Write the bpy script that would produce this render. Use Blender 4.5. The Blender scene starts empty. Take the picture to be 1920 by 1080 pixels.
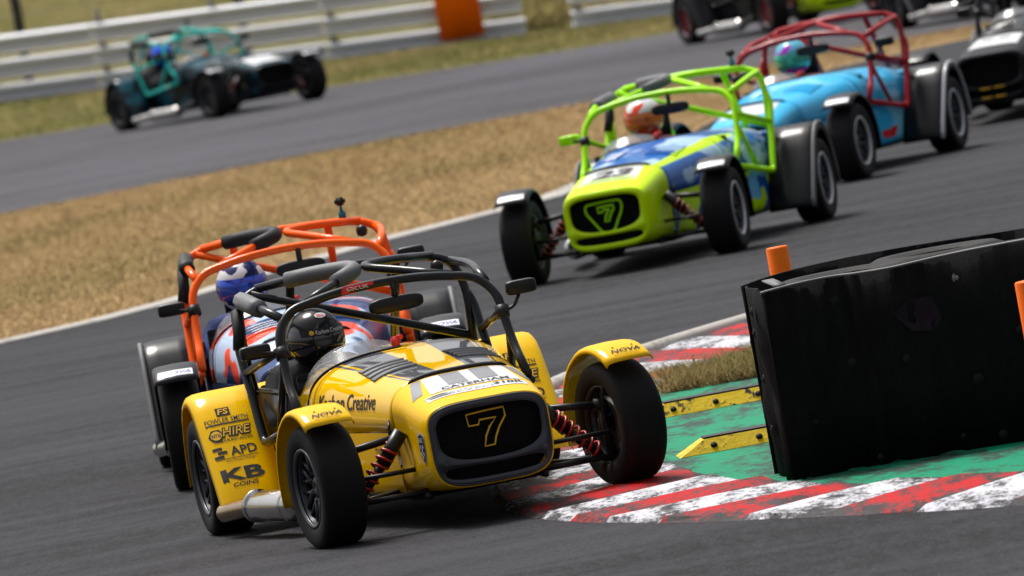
import bpy, bmesh, math, random
import numpy as np
from mathutils import Vector, Matrix
from mathutils.bvhtree import BVHTree
random.seed(7); rng = np.random.default_rng(7)
S = bpy.context.scene
COL = S.collection
R_ = math.radians

# ------------------------------------------------------------------ camera
CAM_H, PITCH, ROLL, FPX = 2.8888, .0441031, .1797778, 19880.9
cd = bpy.data.cameras.new('camera'); cam = bpy.data.objects.new('camera', cd); COL.objects.link(cam)
S.camera = cam
_f = Vector((0, math.cos(PITCH), -math.sin(PITCH))); _u = Vector((0, math.sin(PITCH), math.cos(PITCH))); _r = Vector((1, 0, 0))
_c, _s = math.cos(ROLL), math.sin(ROLL)
_right = _r*_c - _u*_s; _up = _u*_c + _r*_s
cam.matrix_world = Matrix(((_right.x, _up.x, -_f.x, 0), (_right.y, _up.y, -_f.y, 0), (_right.z, _up.z, -_f.z, CAM_H), (0, 0, 0, 1)))
cd.sensor_width = 36; cd.lens = FPX/1920*36; cd.clip_start = .5; cd.clip_end = 5000
cd.dof.use_dof = True; cd.dof.focus_distance = 44.8; cd.dof.aperture_fstop = 7.6

# ------------------------------------------------------------------ sky, sun, exposure
SUN_EL, SUN_AZ = R_(63), R_(-28)      # azimuth measured from +Y towards +X
w = bpy.data.worlds.new('World'); S.world = w; w.use_nodes = True
nt = w.node_tree; nt.nodes.clear()
sk = nt.nodes.new('ShaderNodeTexSky'); sk.sky_type = 'NISHITA'; sk.sun_disc = False
sk.sun_elevation = SUN_EL; sk.sun_rotation = SUN_AZ; sk.air_density = 1.0; sk.dust_density = 6.0; sk.ozone_density = .6
hs = nt.nodes.new('ShaderNodeHueSaturation'); hs.inputs['Saturation'].default_value = .38
bg = nt.nodes.new('ShaderNodeBackground'); bg.inputs[1].default_value = .125
wo = nt.nodes.new('ShaderNodeOutputWorld')
nt.links.new(sk.outputs[0], hs.inputs['Color']); nt.links.new(hs.outputs[0], bg.inputs[0]); nt.links.new(bg.outputs[0], wo.inputs[0])
sl = bpy.data.lights.new('sun', 'SUN'); sl.energy = 3.6; sl.angle = R_(18); sl.color = (1, .965, .91)
so = bpy.data.objects.new('sun', sl); COL.objects.link(so)
_d = Vector((math.sin(SUN_AZ)*math.cos(SUN_EL), math.cos(SUN_AZ)*math.cos(SUN_EL), math.sin(SUN_EL)))
so.rotation_euler = _d.to_track_quat('Z', 'Y').to_euler()
S.view_settings.view_transform = 'Standard'; S.view_settings.look = 'None'
S.view_settings.gamma = 1; S.view_settings.exposure = .20; S.view_settings.use_curve_mapping = False

# ------------------------------------------------------------------ materials
class NB:
    def __init__(s, name):
        s.m = bpy.data.materials.new(name); s.m.use_nodes = True; s.t = s.m.node_tree
        s.p = s.t.nodes['Principled BSDF']
    def n(s, ty, **k):
        x = s.t.nodes.new(ty)
        for a, b in k.items(): setattr(x, a, b)
        return x
    def l(s, a, b): s.t.links.new(a, b)
    def inp(s, sock, v):
        if hasattr(v, 'links') or hasattr(v, 'is_linked'): s.l(v, sock)
        else: sock.default_value = v
    def math(s, op, a, b=None, c=None):
        x = s.n('ShaderNodeMath', operation=op)
        for i, v in enumerate((a, b, c)):
            if v is not None: s.inp(x.inputs[i], v)
        return x.outputs[0]
    def mix(s, f, a, b):
        x = s.n('ShaderNodeMix', data_type='RGBA')
        s.inp(x.inputs[0], f); s.inp(x.inputs[6], a if not isinstance(a, tuple) else (*a, 1)); s.inp(x.inputs[7], b if not isinstance(b, tuple) else (*b, 1))
        return x.outputs[2]
    def coord(s, scale=(1, 1, 1), rot=(0, 0, 0), kind='Object'):
        tc = s.n('ShaderNodeTexCoord'); mp = s.n('ShaderNodeMapping')
        mp.inputs['Scale'].default_value = scale; mp.inputs['Rotation'].default_value = rot
        s.l(tc.outputs[kind], mp.inputs[0]); return mp.outputs[0]
    def noise(s, vec, scale, detail=4, rough=.55):
        x = s.n('ShaderNodeTexNoise'); x.inputs['Scale'].default_value = scale; x.inputs['Detail'].default_value = detail
        x.inputs['Roughness'].default_value = rough; s.l(vec, x.inputs['Vector']); return x.outputs[0]
    def ramp(s, f, a, b):
        x = s.n('ShaderNodeMapRange'); x.interpolation_type = 'SMOOTHSTEP'
        s.l(f, x.inputs[0]); x.inputs[1].default_value = a; x.inputs[2].default_value = b; return x.outputs[0]
    def bump(s, h, strength, dist=.01):
        b = s.n('ShaderNodeBump'); b.inputs['Strength'].default_value = strength; b.inputs['Distance'].default_value = dist
        s.l(h, b.inputs['Height']); s.l(b.outputs[0], s.p.inputs['Normal'])
    def xyz(s, vec):
        x = s.n('ShaderNodeSeparateXYZ'); s.l(vec, x.inputs[0]); return x.outputs
    def done(s, col=None, rough=None, metal=None, coat=None, spec=None):
        if spec is not None: s.p.inputs['Specular IOR Level'].default_value = spec
        if col is not None: s.inp(s.p.inputs['Base Color'], (*col, 1) if isinstance(col, tuple) else col)
        if rough is not None: s.inp(s.p.inputs['Roughness'], rough)
        if metal is not None: s.p.inputs['Metallic'].default_value = metal
        if coat is not None: s.p.inputs['Coat Weight'].default_value = coat; s.p.inputs['Coat Roughness'].default_value = .13
        if coat is not None and coat >= 1: s.p.inputs['Coat Roughness'].default_value = .035
        return s.m

def simple(name, col, rough=.5, metal=0, coat=None, var=.15, scale=6, spec=None):
    b = NB(name); v = b.coord()
    f = b.noise(v, scale, 5)
    c = b.mix(f, tuple(x*(1-var) for x in col), tuple(min(1, x*(1+var)) for x in col))
    r = b.math('MULTIPLY_ADD', f, .16, rough-.08)
    return b.done(c, r, metal, coat, spec)

def paint(name, col, col2=None, scale=2.5, lo=.45, hi=.55, rough=.32, col3=None):
    b = NB(name); v = b.coord()
    f = b.noise(v, 9, 6, .65)
    dust = b.ramp(f, .5, .85)
    base = col
    if col2 is not None:
        q = b.noise(b.coord((1, 1.6, 2.2)), scale, 1.5, .4)
        base = b.mix(b.ramp(q, lo, hi), col, col2)
        if col3 is not None: base = b.mix(b.ramp(b.noise(b.coord((1.3, 1.1, 1.5), (.5, .2, .9)), scale*.9, 1.5, .4), .50, .53), base, col3)
    c = b.mix(b.math('MULTIPLY', dust, .04), base, (.25, .22, .17))
    r = b.math('MULTIPLY_ADD', dust, .22, rough)
    return b.done(c, r, 0, .55, 0.)

def stripes_paint(name, base, band, pin, mid, half=.13, outer=.30):
    """bonnet top: mid colour in the centre, band either side, thin pin line, base outside"""
    b = NB(name); v = b.coord(); X, Y, Z = b.xyz(v)
    ay = b.math('ABSOLUTE', Y)
    wid = b.math('MULTIPLY_ADD', X, -.14, .54)            # bonnet half width falls towards the nose
    rel = b.math('DIVIDE', ay, wid)
    top = b.math('GREATER_THAN', b.math('MULTIPLY_ADD', X, .05, Z), .735)
    inband = b.math('MULTIPLY', b.math('GREATER_THAN', rel, half), b.math('LESS_THAN', rel, outer))
    inpin = b.math('MULTIPLY', b.math('GREATER_THAN', rel, outer+.03), b.math('LESS_THAN', rel, outer+.065))
    c = b.mix(b.math('MULTIPLY', b.math('LESS_THAN', rel, outer), 1.), base, mid)
    c = b.mix(inband, c, band); c = b.mix(inpin, c, pin)
    f = b.noise(v, 9, 6, .65); dust = b.ramp(f, .5, .85)
    c = b.mix(b.math('MULTIPLY', dust, .03), c, (.25, .22, .17))
    return b.done(c, b.math('MULTIPLY_ADD', dust, .2, .2), 0, 1., 0.)

def asphalt(name, base, rot):
    b = NB(name)
    v = b.coord(kind='Object')
    big = b.noise(b.coord((.10, .22, 1), (0, 0, rot*.2)), 1.0, 5, .6)
    streak = b.noise(b.coord((.22, 1.1, 1), (0, 0, rot*.2)), 1.6, 6, .65)
    fine = b.noise(b.coord((1, .16, 1)), 50, 4, .8)
    mid = b.noise(b.coord((1, .22, 1)), 13, 6, .75)
    grit = b.noise(b.coord((1, .3, 1)), 90, 2, .7)
    f = b.math('ADD', b.math('MULTIPLY', big, .4), b.math('MULTIPLY', streak, .6))
    c = b.mix(b.ramp(f, .38, .62), tuple(x*.42 for x in base), tuple(x*1.5 for x in base))
    c = b.mix(b.math('MULTIPLY', b.ramp(mid, .42, .66), .45), c, tuple(x*1.7 for x in base))
    c = b.mix(b.math('MULTIPLY', b.ramp(fine, .45, .7), .5), c, tuple(x*2.0 for x in base))
    c = b.mix(b.math('MULTIPLY', b.ramp(grit, .5, .7), .5), c, tuple(x*.3 for x in base))
    b.bump(b.math('ADD', fine, b.math('MULTIPLY', grit, .6)), .6, .012)
    return b.done(c, .85, spec=.12)

def grass_ground(name):
    b = NB(name); v = b.coord()
    a = b.noise(b.coord((.6, .16, 1)), 1.2, 6, .62); f = b.noise(b.coord((2.2, .35, 1)), 5, 6, .65)
    X, Y, Z = b.xyz(v)
    far = b.ramp(Y, 112, 128)
    dry = b.mix(b.ramp(f, .3, .7), (.29, .195, .092), (.37, .255, .125))
    grn = b.mix(b.ramp(f, .3, .7), (.11, .10, .032), (.165, .145, .052))
    k = b.math('ADD', b.math('MULTIPLY', far, .30), a)
    c = b.mix(b.ramp(k, .56, .74), dry, grn)
    b.bump(f, .2, .02)
    return b.done(c, .95, spec=.05)

def kerb_paint(name, col, under):
    b = NB(name)
    at_ = b.n('ShaderNodeAttribute'); at_.attribute_name = 'wear_shade'
    a = b.noise(b.coord((2.4, .8, 1)), 3.0, 8, .72); f = b.noise(b.coord((1, .4, 1)), 40, 5, .75)
    v = b.math('ADD', b.math('MULTIPLY', a, .62), b.math('MULTIPLY', f, .38))
    v = b.math('ADD', v, b.math('MULTIPLY_ADD', at_.outputs['Fac'], .19, -.035))
    g2 = b.noise(b.coord((3, 1, 1)), 2.0, 3)
    c = b.mix(b.ramp(v, .475, .61), col, b.mix(b.ramp(g2, .4, .6), under, tuple(x*1.7 for x in under)))
    b.bump(f, .6, .012)
    return b.done(c, .65, spec=.12)

def worn(name, col, under, lo, hi, sc=(1.3, 5, 3), rough=.6, fine=26, spec=.15):
    b = NB(name)
    a = b.noise(b.coord(sc), 3.2, 8, .72); f = b.noise(b.coord(), fine, 5, .7)
    k = b.ramp(b.math('ADD', b.math('MULTIPLY', a, .65), b.math('MULTIPLY', f, .35)), lo, hi)
    c = b.mix(k, col, under)
    b.bump(f, .5, .01)
    return b.done(c, rough, spec=spec)

M = {}
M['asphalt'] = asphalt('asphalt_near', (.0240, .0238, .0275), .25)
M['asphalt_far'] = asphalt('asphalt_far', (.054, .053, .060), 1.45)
M['grass'] = grass_ground('dry_grass_ground')
M['edge'] = worn('pale_concrete_edge', (.40, .38, .35), (.2, .18, .15), .52, .66, (1, 1, 1))
M['kerb_red'] = kerb_paint('kerb_red_paint', (.42, .002, .004), (.026, .0245, .026))
M['kerb_white'] = kerb_paint('kerb_white_paint', (.52, .52, .56), (.026, .0245, .026))
M['concrete'] = worn('kerb_concrete', (.14, .13, .12), (.05, .045, .04), .45, .6)
M['green_paint'] = worn('green_run_off_paint', (.002, .21, .105), (.026, .048, .040), .465, .56, (1.1, .45, 1), .65, 24, .1)
M['hump_yellow'] = worn('hump_yellow_paint', (.70, .48, .01), (.02, .019, .017), .53, .58, (4, 3, 3), .5)
M['hump_clean'] = worn('hump_clean_yellow', (.66, .45, .01), (.05, .045, .03), .56, .62, (4, 3, 3), .5)
M['rubber_belt'] = worn('conveyor_belt_rubber', (.0055, .0055, .006), (.0105, .010, .010), .45, .70, (5, 5, 1.0), .8, 12, .07)
M['belt_scuff'] = worn('belt_purple_scuff', (.017, .007, .018), (.0075, .007, .0075), .40, .60, (6, 6, 12), .66, 26, .14)
M['belt_edge'] = simple('belt_cut_edge', (.10, .10, .105), .6, var=.4, scale=12)
M['bolt'] = simple('bolt_steel', (.22, .22, .23), .35, .9)
M['bolt_dark'] = simple('bolt_dark', (.010, .010, .011), .6, spec=.12)
M['orange_post'] = simple('orange_plastic', (.90, .15, .004), .5, var=.08, spec=.15)
M['armco'] = worn('white_painted_steel', (.74, .75, .79), (.32, .30, .30), .53, .74, (.5, 1, 5), .5, 5)
M['armco_post'] = simple('grey_steel_post', (.12, .12, .12), .6)
M['board'] = simple('orange_board', (.95, .15, .003), .6, var=.06, spec=.1)
M['dark_post'] = simple('dark_fence_post', (.035, .035, .04), .7)
M['wire'] = simple('fence_wire', (.16, .16, .15), .5, .6)
M['blade'] = None
b = NB('grass_blades'); oi = b.n('ShaderNodeVertexColor'); oi.layer_name = 'tint'
b.l(oi.outputs[0], b.p.inputs['Base Color'])
cx = b.n('ShaderNodeCombineXYZ'); cx.inputs[2].default_value = 1; b.l(cx.outputs[0], b.p.inputs['Normal']); M['blade'] = b.done(None, .9, spec=.02)
M['tyre'] = None
b = NB('tyre_rubber'); f = b.noise(b.coord((1, 6, 1)), 20, 5); g = b.noise(b.coord(), 160, 3)
b.bump(g, .25, .002); M['tyre'] = b.done(b.mix(f, (.0045, .0045, .005), (.010, .0095, .010)), b.math('MULTIPLY_ADD', f, .2, .62), spec=.22)
M['black_metal'] = simple('black_metal', (.011, .011, .012), .42, spec=.3)
M['dark_plastic'] = simple('dark_plastic', (.008, .008, .009), .36, spec=.35)
M['pad'] = simple('grey_foam_pad', (.105, .108, .115), .6)
M['pad_black'] = simple('black_foam_pad', (.009, .009, .010), .6, spec=.3)
M['rim_dark'] = simple('dark_rim', (.035, .036, .04), .35, .5)
M['rim_lip'] = simple('rim_lip', (.075, .08, .09), .35, .6)
M['rim_silver'] = simple('silver_rim_lip', (.62, .62, .64), .35, .3)
M['steel'] = simple('polished_steel', (.62, .60, .57), .13, 1, var=.12, scale=14)
M['steel_hot'] = simple('heat_tinted_steel', (.42, .30, .19), .25, 1, var=.3, scale=10)
M['mesh_black'] = None
b = NB('grille_mesh_black'); vz = b.coord((1, 95, 95)); ck = b.n('ShaderNodeTexChecker'); ck.inputs['Scale'].default_value = 1.0
b.l(vz, ck.inputs['Vector']); b.bump(ck.outputs[1], .7, .004); M['mesh_black'] = b.done((.003, .003, .0035), .6, spec=.1)
M['surround'] = simple('dark_grey_surround', (.026, .029, .037), .45, 0, .15)
M['louvre_grey'] = simple('louvre_grey', (.075, .078, .086), .5, 0, .08, spec=.2)
M['red_spring'] = simple('red_spring', (.40, .012, .012), .4, 0, .2)
M['red_spring_dark'] = simple('dark_red_spring', (.25, .02, .025), .4)
M['red_part'] = simple('red_switch', (.65, .02, .015), .35)
M['teal'] = simple('teal_clamp', (.01, .18, .28), .3, .5)
M['ink'] = simple('dark_grey_vinyl', (.020, .021, .025), .5, spec=.2)
M['ink_grey'] = simple('grey_vinyl', (.17, .175, .19), .35, .3, .3)
M['white_vinyl'] = simple('white_vinyl', (.60, .61, .63), .3, 0, .3, .04)
M['pale_vinyl'] = simple('pale_grey_vinyl', (.36, .37, .40), .3, 0, .3, .08)
M['red_vinyl'] = simple('red_vinyl', (.62, .015, .015), .35)
M['blue_vinyl'] = simple('blue_vinyl', (.04, .06, .35), .35)
M['navy_vinyl'] = simple('navy_vinyl', (.012, .02, .055), .35)
M['carbon'] = simple('carbon_black', (.007, .0075, .010), .35, 0, .22, spec=.1)
M['suit'] = simple('black_race_suit', (.015, .015, .017), .8)
M['suit_red'] = simple('dark_red_race_suit', (.16, .02, .025), .8)
M['suit_blue'] = simple('blue_race_suit', (.02, .05, .2), .8)
M['lime_vinyl'] = simple('lime_tape', (.45, .85, .02), .5)
M['yellow_line'] = simple('yellow_line', (.82, .46, .01), .45)
M['visor'] = simple('dark_visor', (.008, .008, .01), .06, 0, 1.0)
b = NB('clear_screen'); b.p.inputs['Transmission Weight'].default_value = 0
b.p.inputs['Alpha'].default_value = .34
M['screen'] = b.done((.30, .31, .33), .12)
b = NB('mirror_visor'); X, Y, Z = b.xyz(b.coord()); 
M['visor_blue'] = simple('blue_mirror_visor', (.03, .10, .75), .15, .6, .8, .5, 14)
M['visor_red'] = simple('red_mirror_visor', (.75, .12, .02), .15, .4, .8, .6, 16)
M['visor_teal'] = simple('teal_mirror_visor', (.04, .50, .36), .15, .5, .8, .5, 12)
bpy.data.materials.remove(b.m)
Y_ = (.84, .485, .0)
M['yellow'] = paint('yellow_paint', Y_, rough=.26)
M['yellow_bonnet'] = stripes_paint('yellow_bonnet_paint', Y_, (.10, .105, .115), (.10, .105, .115), Y_, .26, .74)
M['cage_black'] = simple('black_cage_tube', (.014, .015, .018), .30, 0, .35, spec=.1)
M['cage_orange'] = paint('orange_cage_paint', (.98, .115, .002), rough=.3)
M['cage_lime'] = paint('lime_cage_paint', (.42, .92, .004), rough=.3)
M['cage_red'] = paint('red_cage_paint', (.34, .010, .015), rough=.3)
M['cage_teal'] = paint('teal_cage_paint', (.03, .55, .48), rough=.3)
M['lime'] = paint('lime_nose_paint', (.64, .95, .0), rough=.26)
M['body_blue'] = paint('blue_camouflage_paint', (.010, .09, .36), (.16, .45, .75), 3.0, .52, .58, col3=(.50, .80, .004))
M['body_blue_lime'] = None
def blue_lime():
    b = NB('blue_bonnet_lime_edge'); v = b.coord(); X, Y, Z = b.xyz(v)
    q = b.noise(b.coord((1, 1.6, 2.2)), 3.0, 1.5, .4)
    base = b.mix(b.ramp(q, .50, .56), (.012, .12, .42), (.36, .52, .72))
    wid = b.math('MULTIPLY_ADD', X, -.14, .61)
    rel = b.math('DIVIDE', b.math('ABSOLUTE', Y), wid)
    s = b.math('MULTIPLY', b.math('GREATER_THAN', rel, .70), b.math('GREATER_THAN', b.math('MULTIPLY_ADD', X, .05, Z), .69))
    return b.done(b.mix(s, base, (.58, .90, .004)), .26, 0, .55, 0.)
M['body_blue_lime'] = blue_lime()
M['sky_blue'] = paint('sky_blue_paint', (.035, .44, .78), (.22, .62, .84), 1.6, .58, .66)
M['body_mix'] = paint('white_red_navy_paint', (.42, .55, .74), (.78, .07, .03), 2.1, .50, .53, col3=(.02, .05, .16))
M['navy'] = paint('navy_paint', (.012, .03, .075))
M['teal_navy'] = paint('dark_teal_paint', (.003, .008, .012), (.008, .06, .085), 2.4, .5, .6)
M['black_paint'] = paint('black_paint', (.012, .012, .014))
M['black_white'] = paint('black_silver_paint', (.014, .014, .016), (.45, .45, .46), 3.0, .56, .6)
M['helmet_black'] = paint('black_helmet', (.012, .012, .013), (.10, .10, .10), 7, .6, .64, .2)
M['helmet_navy'] = paint('navy_white_helmet', (.012, .02, .09), (.66, .66, .70), 7, .46, .49, .2)
M['helmet_red'] = paint('white_red_helmet', (.70, .70, .72), (.75, .06, .03), 6, .50, .53, .2)
M['helmet_cyan'] = paint('cyan_purple_helmet', (.12, .45, .62), (.38, .03, .52), 6, .50, .53, .2)
M['helmet_blue'] = paint('bright_blue_helmet', (.01, .10, .80), rough=.2)
M['lime_red'] = paint('lime_nose_red_edge', (.55, .78, .01), (.5, .02, .02), 2, .66, .7)

# ------------------------------------------------------------------ mesh helpers
def mesh_from(name, V, F, smooth=True):
    me = bpy.data.meshes.new(name); me.from_pydata([tuple(v) for v in V], [], [tuple(f) for f in F])
    me.update()
    if smooth: me.polygons.foreach_set('use_smooth', [True]*len(me.polygons))
    return me
CACHE = {}
def cached(key, fn, smooth=True):
    if key not in CACHE:
        r = fn()
        CACHE[key] = r if isinstance(r, bpy.types.Mesh) else mesh_from(key, *r, smooth=smooth)
    return CACHE[key]
def ob(name, me, mat=None, parent=None, loc=None, rot=None):
    o = bpy.data.objects.new(name, me); COL.objects.link(o)
    if me is not None and mat is not None:
        if not me.materials: me.materials.append(None)
        o.material_slots[0].link = 'OBJECT'; o.material_slots[0].material = mat
    if parent: o.parent = parent
    if loc: o.location = loc
    if rot: o.rotation_euler = rot
    return o
def tag(o, label, cat=None, group=None, kind=None):
    if label: o['label'] = label
    if cat: o['category'] = cat
    if group: o['group'] = group
    if kind: o['kind'] = kind
    return o
def join(*parts):
    V, F = [], []
    for v, f in parts:
        k = len(V); V += [tuple(x) for x in v]; F += [tuple(i+k for i in q) for q in f]
    return V, F
def mirror(vf):
    V, F = vf; return [(x, -y, z) for x, y, z in V], [tuple(reversed(f)) for f in F]
def bez(V, F, wd, seg=2):
    bm = bmesh.new(); me = mesh_from('t', V, F, False); bm.from_mesh(me); bpy.data.meshes.remove(me)
    bmesh.ops.bevel(bm, geom=bm.edges[:], offset=wd, segments=seg, affect='EDGES', clamp_overlap=True)
    V = [tuple(v.co) for v in bm.verts]; bm.verts.index_update(); F = [tuple(v.index for v in f.verts) for f in bm.faces]
    bm.free(); return V, F
def box(cx, cy, cz, sx, sy, sz, bv=0, rot=None):
    V = [(x*sx/2, y*sy/2, z*sz/2) for x in (-1, 1) for y in (-1, 1) for z in (-1, 1)]
    F = [(0, 1, 3, 2), (4, 6, 7, 5), (0, 4, 5, 1), (2, 3, 7, 6), (0, 2, 6, 4), (1, 5, 7, 3)]
    if bv: V, F = bez(V, F, bv)
    if rot is not None: V = [tuple(rot @ Vector(v)) for v in V]
    return [(x+cx, y+cy, z+cz) for x, y, z in V], F
def pill(cx, cy, cz, sx, sy, sz, e=4., n=20, m=12):
    V, F = [], []
    P = lambda c: math.copysign(abs(c)**(2/e), c)
    for i in range(m+1):
        ph = math.pi*(i/m-.5)
        for k in range(n):
            a = 2*math.pi*k/n; V.append((cx+sx/2*P(math.cos(ph))*P(math.cos(a)), cy+sy/2*P(math.sin(ph)), cz+sz/2*P(math.cos(ph))*P(math.sin(a))))
    for i in range(m):
        for k in range(n): F.append((i*n+k, i*n+(k+1) % n, (i+1)*n+(k+1) % n, (i+1)*n+k))
    return V, F
def fillet(pts, r=.08, n=5):
    P = [Vector(p) for p in pts]; out = [P[0]]
    for i in range(1, len(P)-1):
        a, b, c = P[i-1], P[i], P[i+1]
        d1 = (a-b); d2 = (c-b); rr = min(r, d1.length*.48, d2.length*.48)
        p, q = b+d1.normalized()*rr, b+d2.normalized()*rr
        for k in range(n+1):
            t = k/n; out.append(p*(1-t)**2 + b*2*t*(1-t) + q*t*t)
    out.append(P[-1]); return out
def tube(pts, r, seg=10, closed=False, cap=True):
    P = [Vector(p) for p in pts]; n = len(P); V, F = [], []
    T = []
    for i in range(n):
        if closed: t = P[(i+1) % n]-P[i-1]
        else: t = P[min(i+1, n-1)]-P[max(i-1, 0)]
        T.append(t.normalized())
    up = Vector((0, 0, 1)) if abs(T[0].z) < .9 else Vector((1, 0, 0))
    N = (up - T[0]*up.dot(T[0])).normalized()
    rr = r if hasattr(r, '__len__') else [r]*n
    for i in range(n):
        N = (N - T[i]*N.dot(T[i])).normalized(); B = T[i].cross(N)
        for k in range(seg):
            a = 2*math.pi*k/seg; V.append(tuple(P[i]+(N*math.cos(a)+B*math.sin(a))*rr[i]))
    m = n if closed else n-1
    for i in range(m):
        j = (i+1) % n
        for k in range(seg):
            k2 = (k+1) % seg; F.append((i*seg+k, i*seg+k2, j*seg+k2, j*seg+k))
    if cap and not closed:
        F.append(tuple(range(seg-1, -1, -1))); F.append(tuple((n-1)*seg+k for k in range(seg)))
    return V, F
def lathe_y(prof, seg=48, closed=True):
    """profile (r, y) revolved about the y axis"""
    V, F = [], []; m = len(prof)
    for i in range(seg):
        a = 2*math.pi*i/seg
        for r, y in prof: V.append((r*math.cos(a), y, r*math.sin(a)))
    for i in range(seg):
        j = (i+1) % seg
        for k in range(m if closed else m-1):
            k2 = (k+1) % m; F.append((i*m+k, i*m+k2, j*m+k2, j*m+k))
    return V, F
def lathe_z(prof, seg=24):
    V, F = lathe_y(prof, seg, False); return [(x, z, y) for x, y, z in V], [tuple(reversed(f)) for f in F]
def grid(P, closed_u=False):
    """P[i][j] rows -> quad mesh"""
    n, m = len(P), len(P[0]); V = [tuple(p) for r in P for p in r]; F = []
    for i in range(n if closed_u else n-1):
        i2 = (i+1) % n
        for j in range(m-1): F.append((i*m+j, i2*m+j, i2*m+j+1, i*m+j+1))
    return V, F
def solid(V, F, th):
    bm = bmesh.new(); me = mesh_from('t', V, F, False); bm.from_mesh(me); bpy.data.meshes.remove(me)
    bmesh.ops.recalc_face_normals(bm, faces=bm.faces[:])
    bmesh.ops.solidify(bm, geom=bm.faces[:], thickness=th)
    bm.verts.index_update(); V = [tuple(v.co) for v in bm.verts]; F = [tuple(v.index for v in f.verts) for f in bm.faces]; bm.free(); return V, F

# ------------------------------------------------------------------ decals: lettering laid on real surfaces
def text2d(s, wd, ht, bold=0., shear=0., maxlen=.03):
    cu = bpy.data.curves.new('t', 'FONT'); cu.body = s; cu.size = 1; cu.offset = bold; cu.shear = shear; cu.resolution_u = 3
    o = bpy.data.objects.new('t', cu); COL.objects.link(o)
    dg = bpy.context.evaluated_depsgraph_get(); me = bpy.data.meshes.new_from_object(o.evaluated_get(dg))
    bm = bmesh.new(); bm.from_mesh(me)
    bpy.data.meshes.remove(me); bpy.data.objects.remove(o); bpy.data.curves.remove(cu)
    xs = [v.co.x for v in bm.verts]; ys = [v.co.y for v in bm.verts]
    x0, x1, y0, y1 = min(xs), max(xs), min(ys), max(ys)
    for v in bm.verts: v.co = Vector(((v.co.x-x0)/(x1-x0)*wd-wd/2, (v.co.y-y0)/(y1-y0)*ht-ht/2, 0))
    bmesh.ops.triangulate(bm, faces=bm.faces[:])
    for _ in range(3):
        L = [e for e in bm.edges if e.calc_length() > maxlen]
        if not L: break
        bmesh.ops.subdivide_edges(bm, edges=L, cuts=1); bmesh.ops.triangulate(bm, faces=bm.faces[:])
    bm.verts.index_update(); r = [(v.co.x, v.co.y) for v in bm.verts], [tuple(v.index for v in f.verts) for f in bm.faces]
    bm.free(); return r
def rect2d(wd, ht, nx=10, ny=6, skew=0., taper=0.):
    V = [((i/nx-.5)*wd*(1+taper*(j/ny-.5))+skew*(j/ny-.5), (j/ny-.5)*ht) for j in range(ny+1) for i in range(nx+1)]
    F = [(j*(nx+1)+i, j*(nx+1)+i+1, (j+1)*(nx+1)+i+1, (j+1)*(nx+1)+i) for j in range(ny) for i in range(nx)]
    return V, F
def poly2d(pts, rings=5):
    cx = sum(p[0] for p in pts)/len(pts); cy = sum(p[1] for p in pts)/len(pts); n = len(pts); V = [(cx, cy)]; F = []
    for r in range(1, rings+1): V += [(cx+(x-cx)*r/rings, cy+(y-cy)*r/rings) for x, y in pts]
    for k in range(n):
        k2 = (k+1) % n; F.append((0, 1+k, 1+k2))
        for r in range(rings-1): F.append((1+r*n+k, 1+(r+1)*n+k, 1+(r+1)*n+k2, 1+r*n+k2))
    return V, F
def oval2d(wd, ht, n=20): return poly2d([(wd/2*math.cos(2*math.pi*k/n), ht/2*math.sin(2*math.pi*k/n)) for k in range(n)], 3)
BV = {}
def bvh(me):
    if me.name not in BV: BV[me.name] = BVHTree.FromPolygons([v.co.copy() for v in me.vertices], [tuple(p.vertices) for p in me.polygons])
    return BV[me.name]
def decal(name, shape, target, o, u, v, mat, parent, off=.002, reach=.35):
    """project a flat shape (placed at o, spanned by u, v) along its normal on the target object's surface (same local frame)"""
    u = Vector(u).normalized(); v = Vector(v).normalized(); n = u.cross(v).normalized(); o = Vector(o); T = bvh(target.data); V = []
    ok = []
    for a, c in shape[0]:
        p = o+u*a+v*c
        h = T.ray_cast(p+n*reach, -n, reach*2)
        if h[0] is None: V.append(tuple(p)); ok.append(False)
        else:
            nn = h[1] if h[1].dot(n) > 0 else -h[1]
            V.append(tuple(h[0]+nn*off)); ok.append(True)
    F = [f for f in shape[1] if all(ok[i] for i in f)]
    if not F: return None
    return ob(name, mesh_from(name, V, F), mat, parent)

# ------------------------------------------------------------------ car geometry (x forward from rear axle, y left, z up)
LW = 2.225; TF = 1.2845/2; TR = 1.387/2; WR = .2625
ST = [  # x, half width, top z, bottom z, upper exponent, lower exponent
 (2.635, .262, .522, .165, 4.2, 4.5), (2.60, .268, .535, .160, 4., 4.5), (2.50, .278, .562, .155, 3.6, 5), (2.36, .290, .593, .15, 3.3, 6),
 (2.15, .305, .632, .15, 3.2, 8), (1.8, .345, .660, .15, 3.3, 9), (1.45, .39, .685, .15, 3.4, 9), (1.12, .44, .712, .15, 3.4, 9),
 (.9, .468, .715, .15, 3.4, 9), (.45, .49, .70, .15, 3.4, 9), (.08, .49, .69, .15, 3.4, 9)]
_sx = [s[0] for s in ST][::-1]
def st(x): return [float(np.interp(x, _sx, [s[k] for s in ST][::-1])) for k in range(1, 6)]
ZC = .42
def upper(x, t):      # t 0 (left side, z=ZC) .. 1 (right side)
    hw, zt, zb, nu, nl = st(x); a = math.pi*t; c, s = math.cos(a), math.sin(a)
    return (x, hw*math.copysign(abs(c)**(2/nu), c), ZC+(zt-ZC)*abs(s)**(2/nu))
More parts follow.
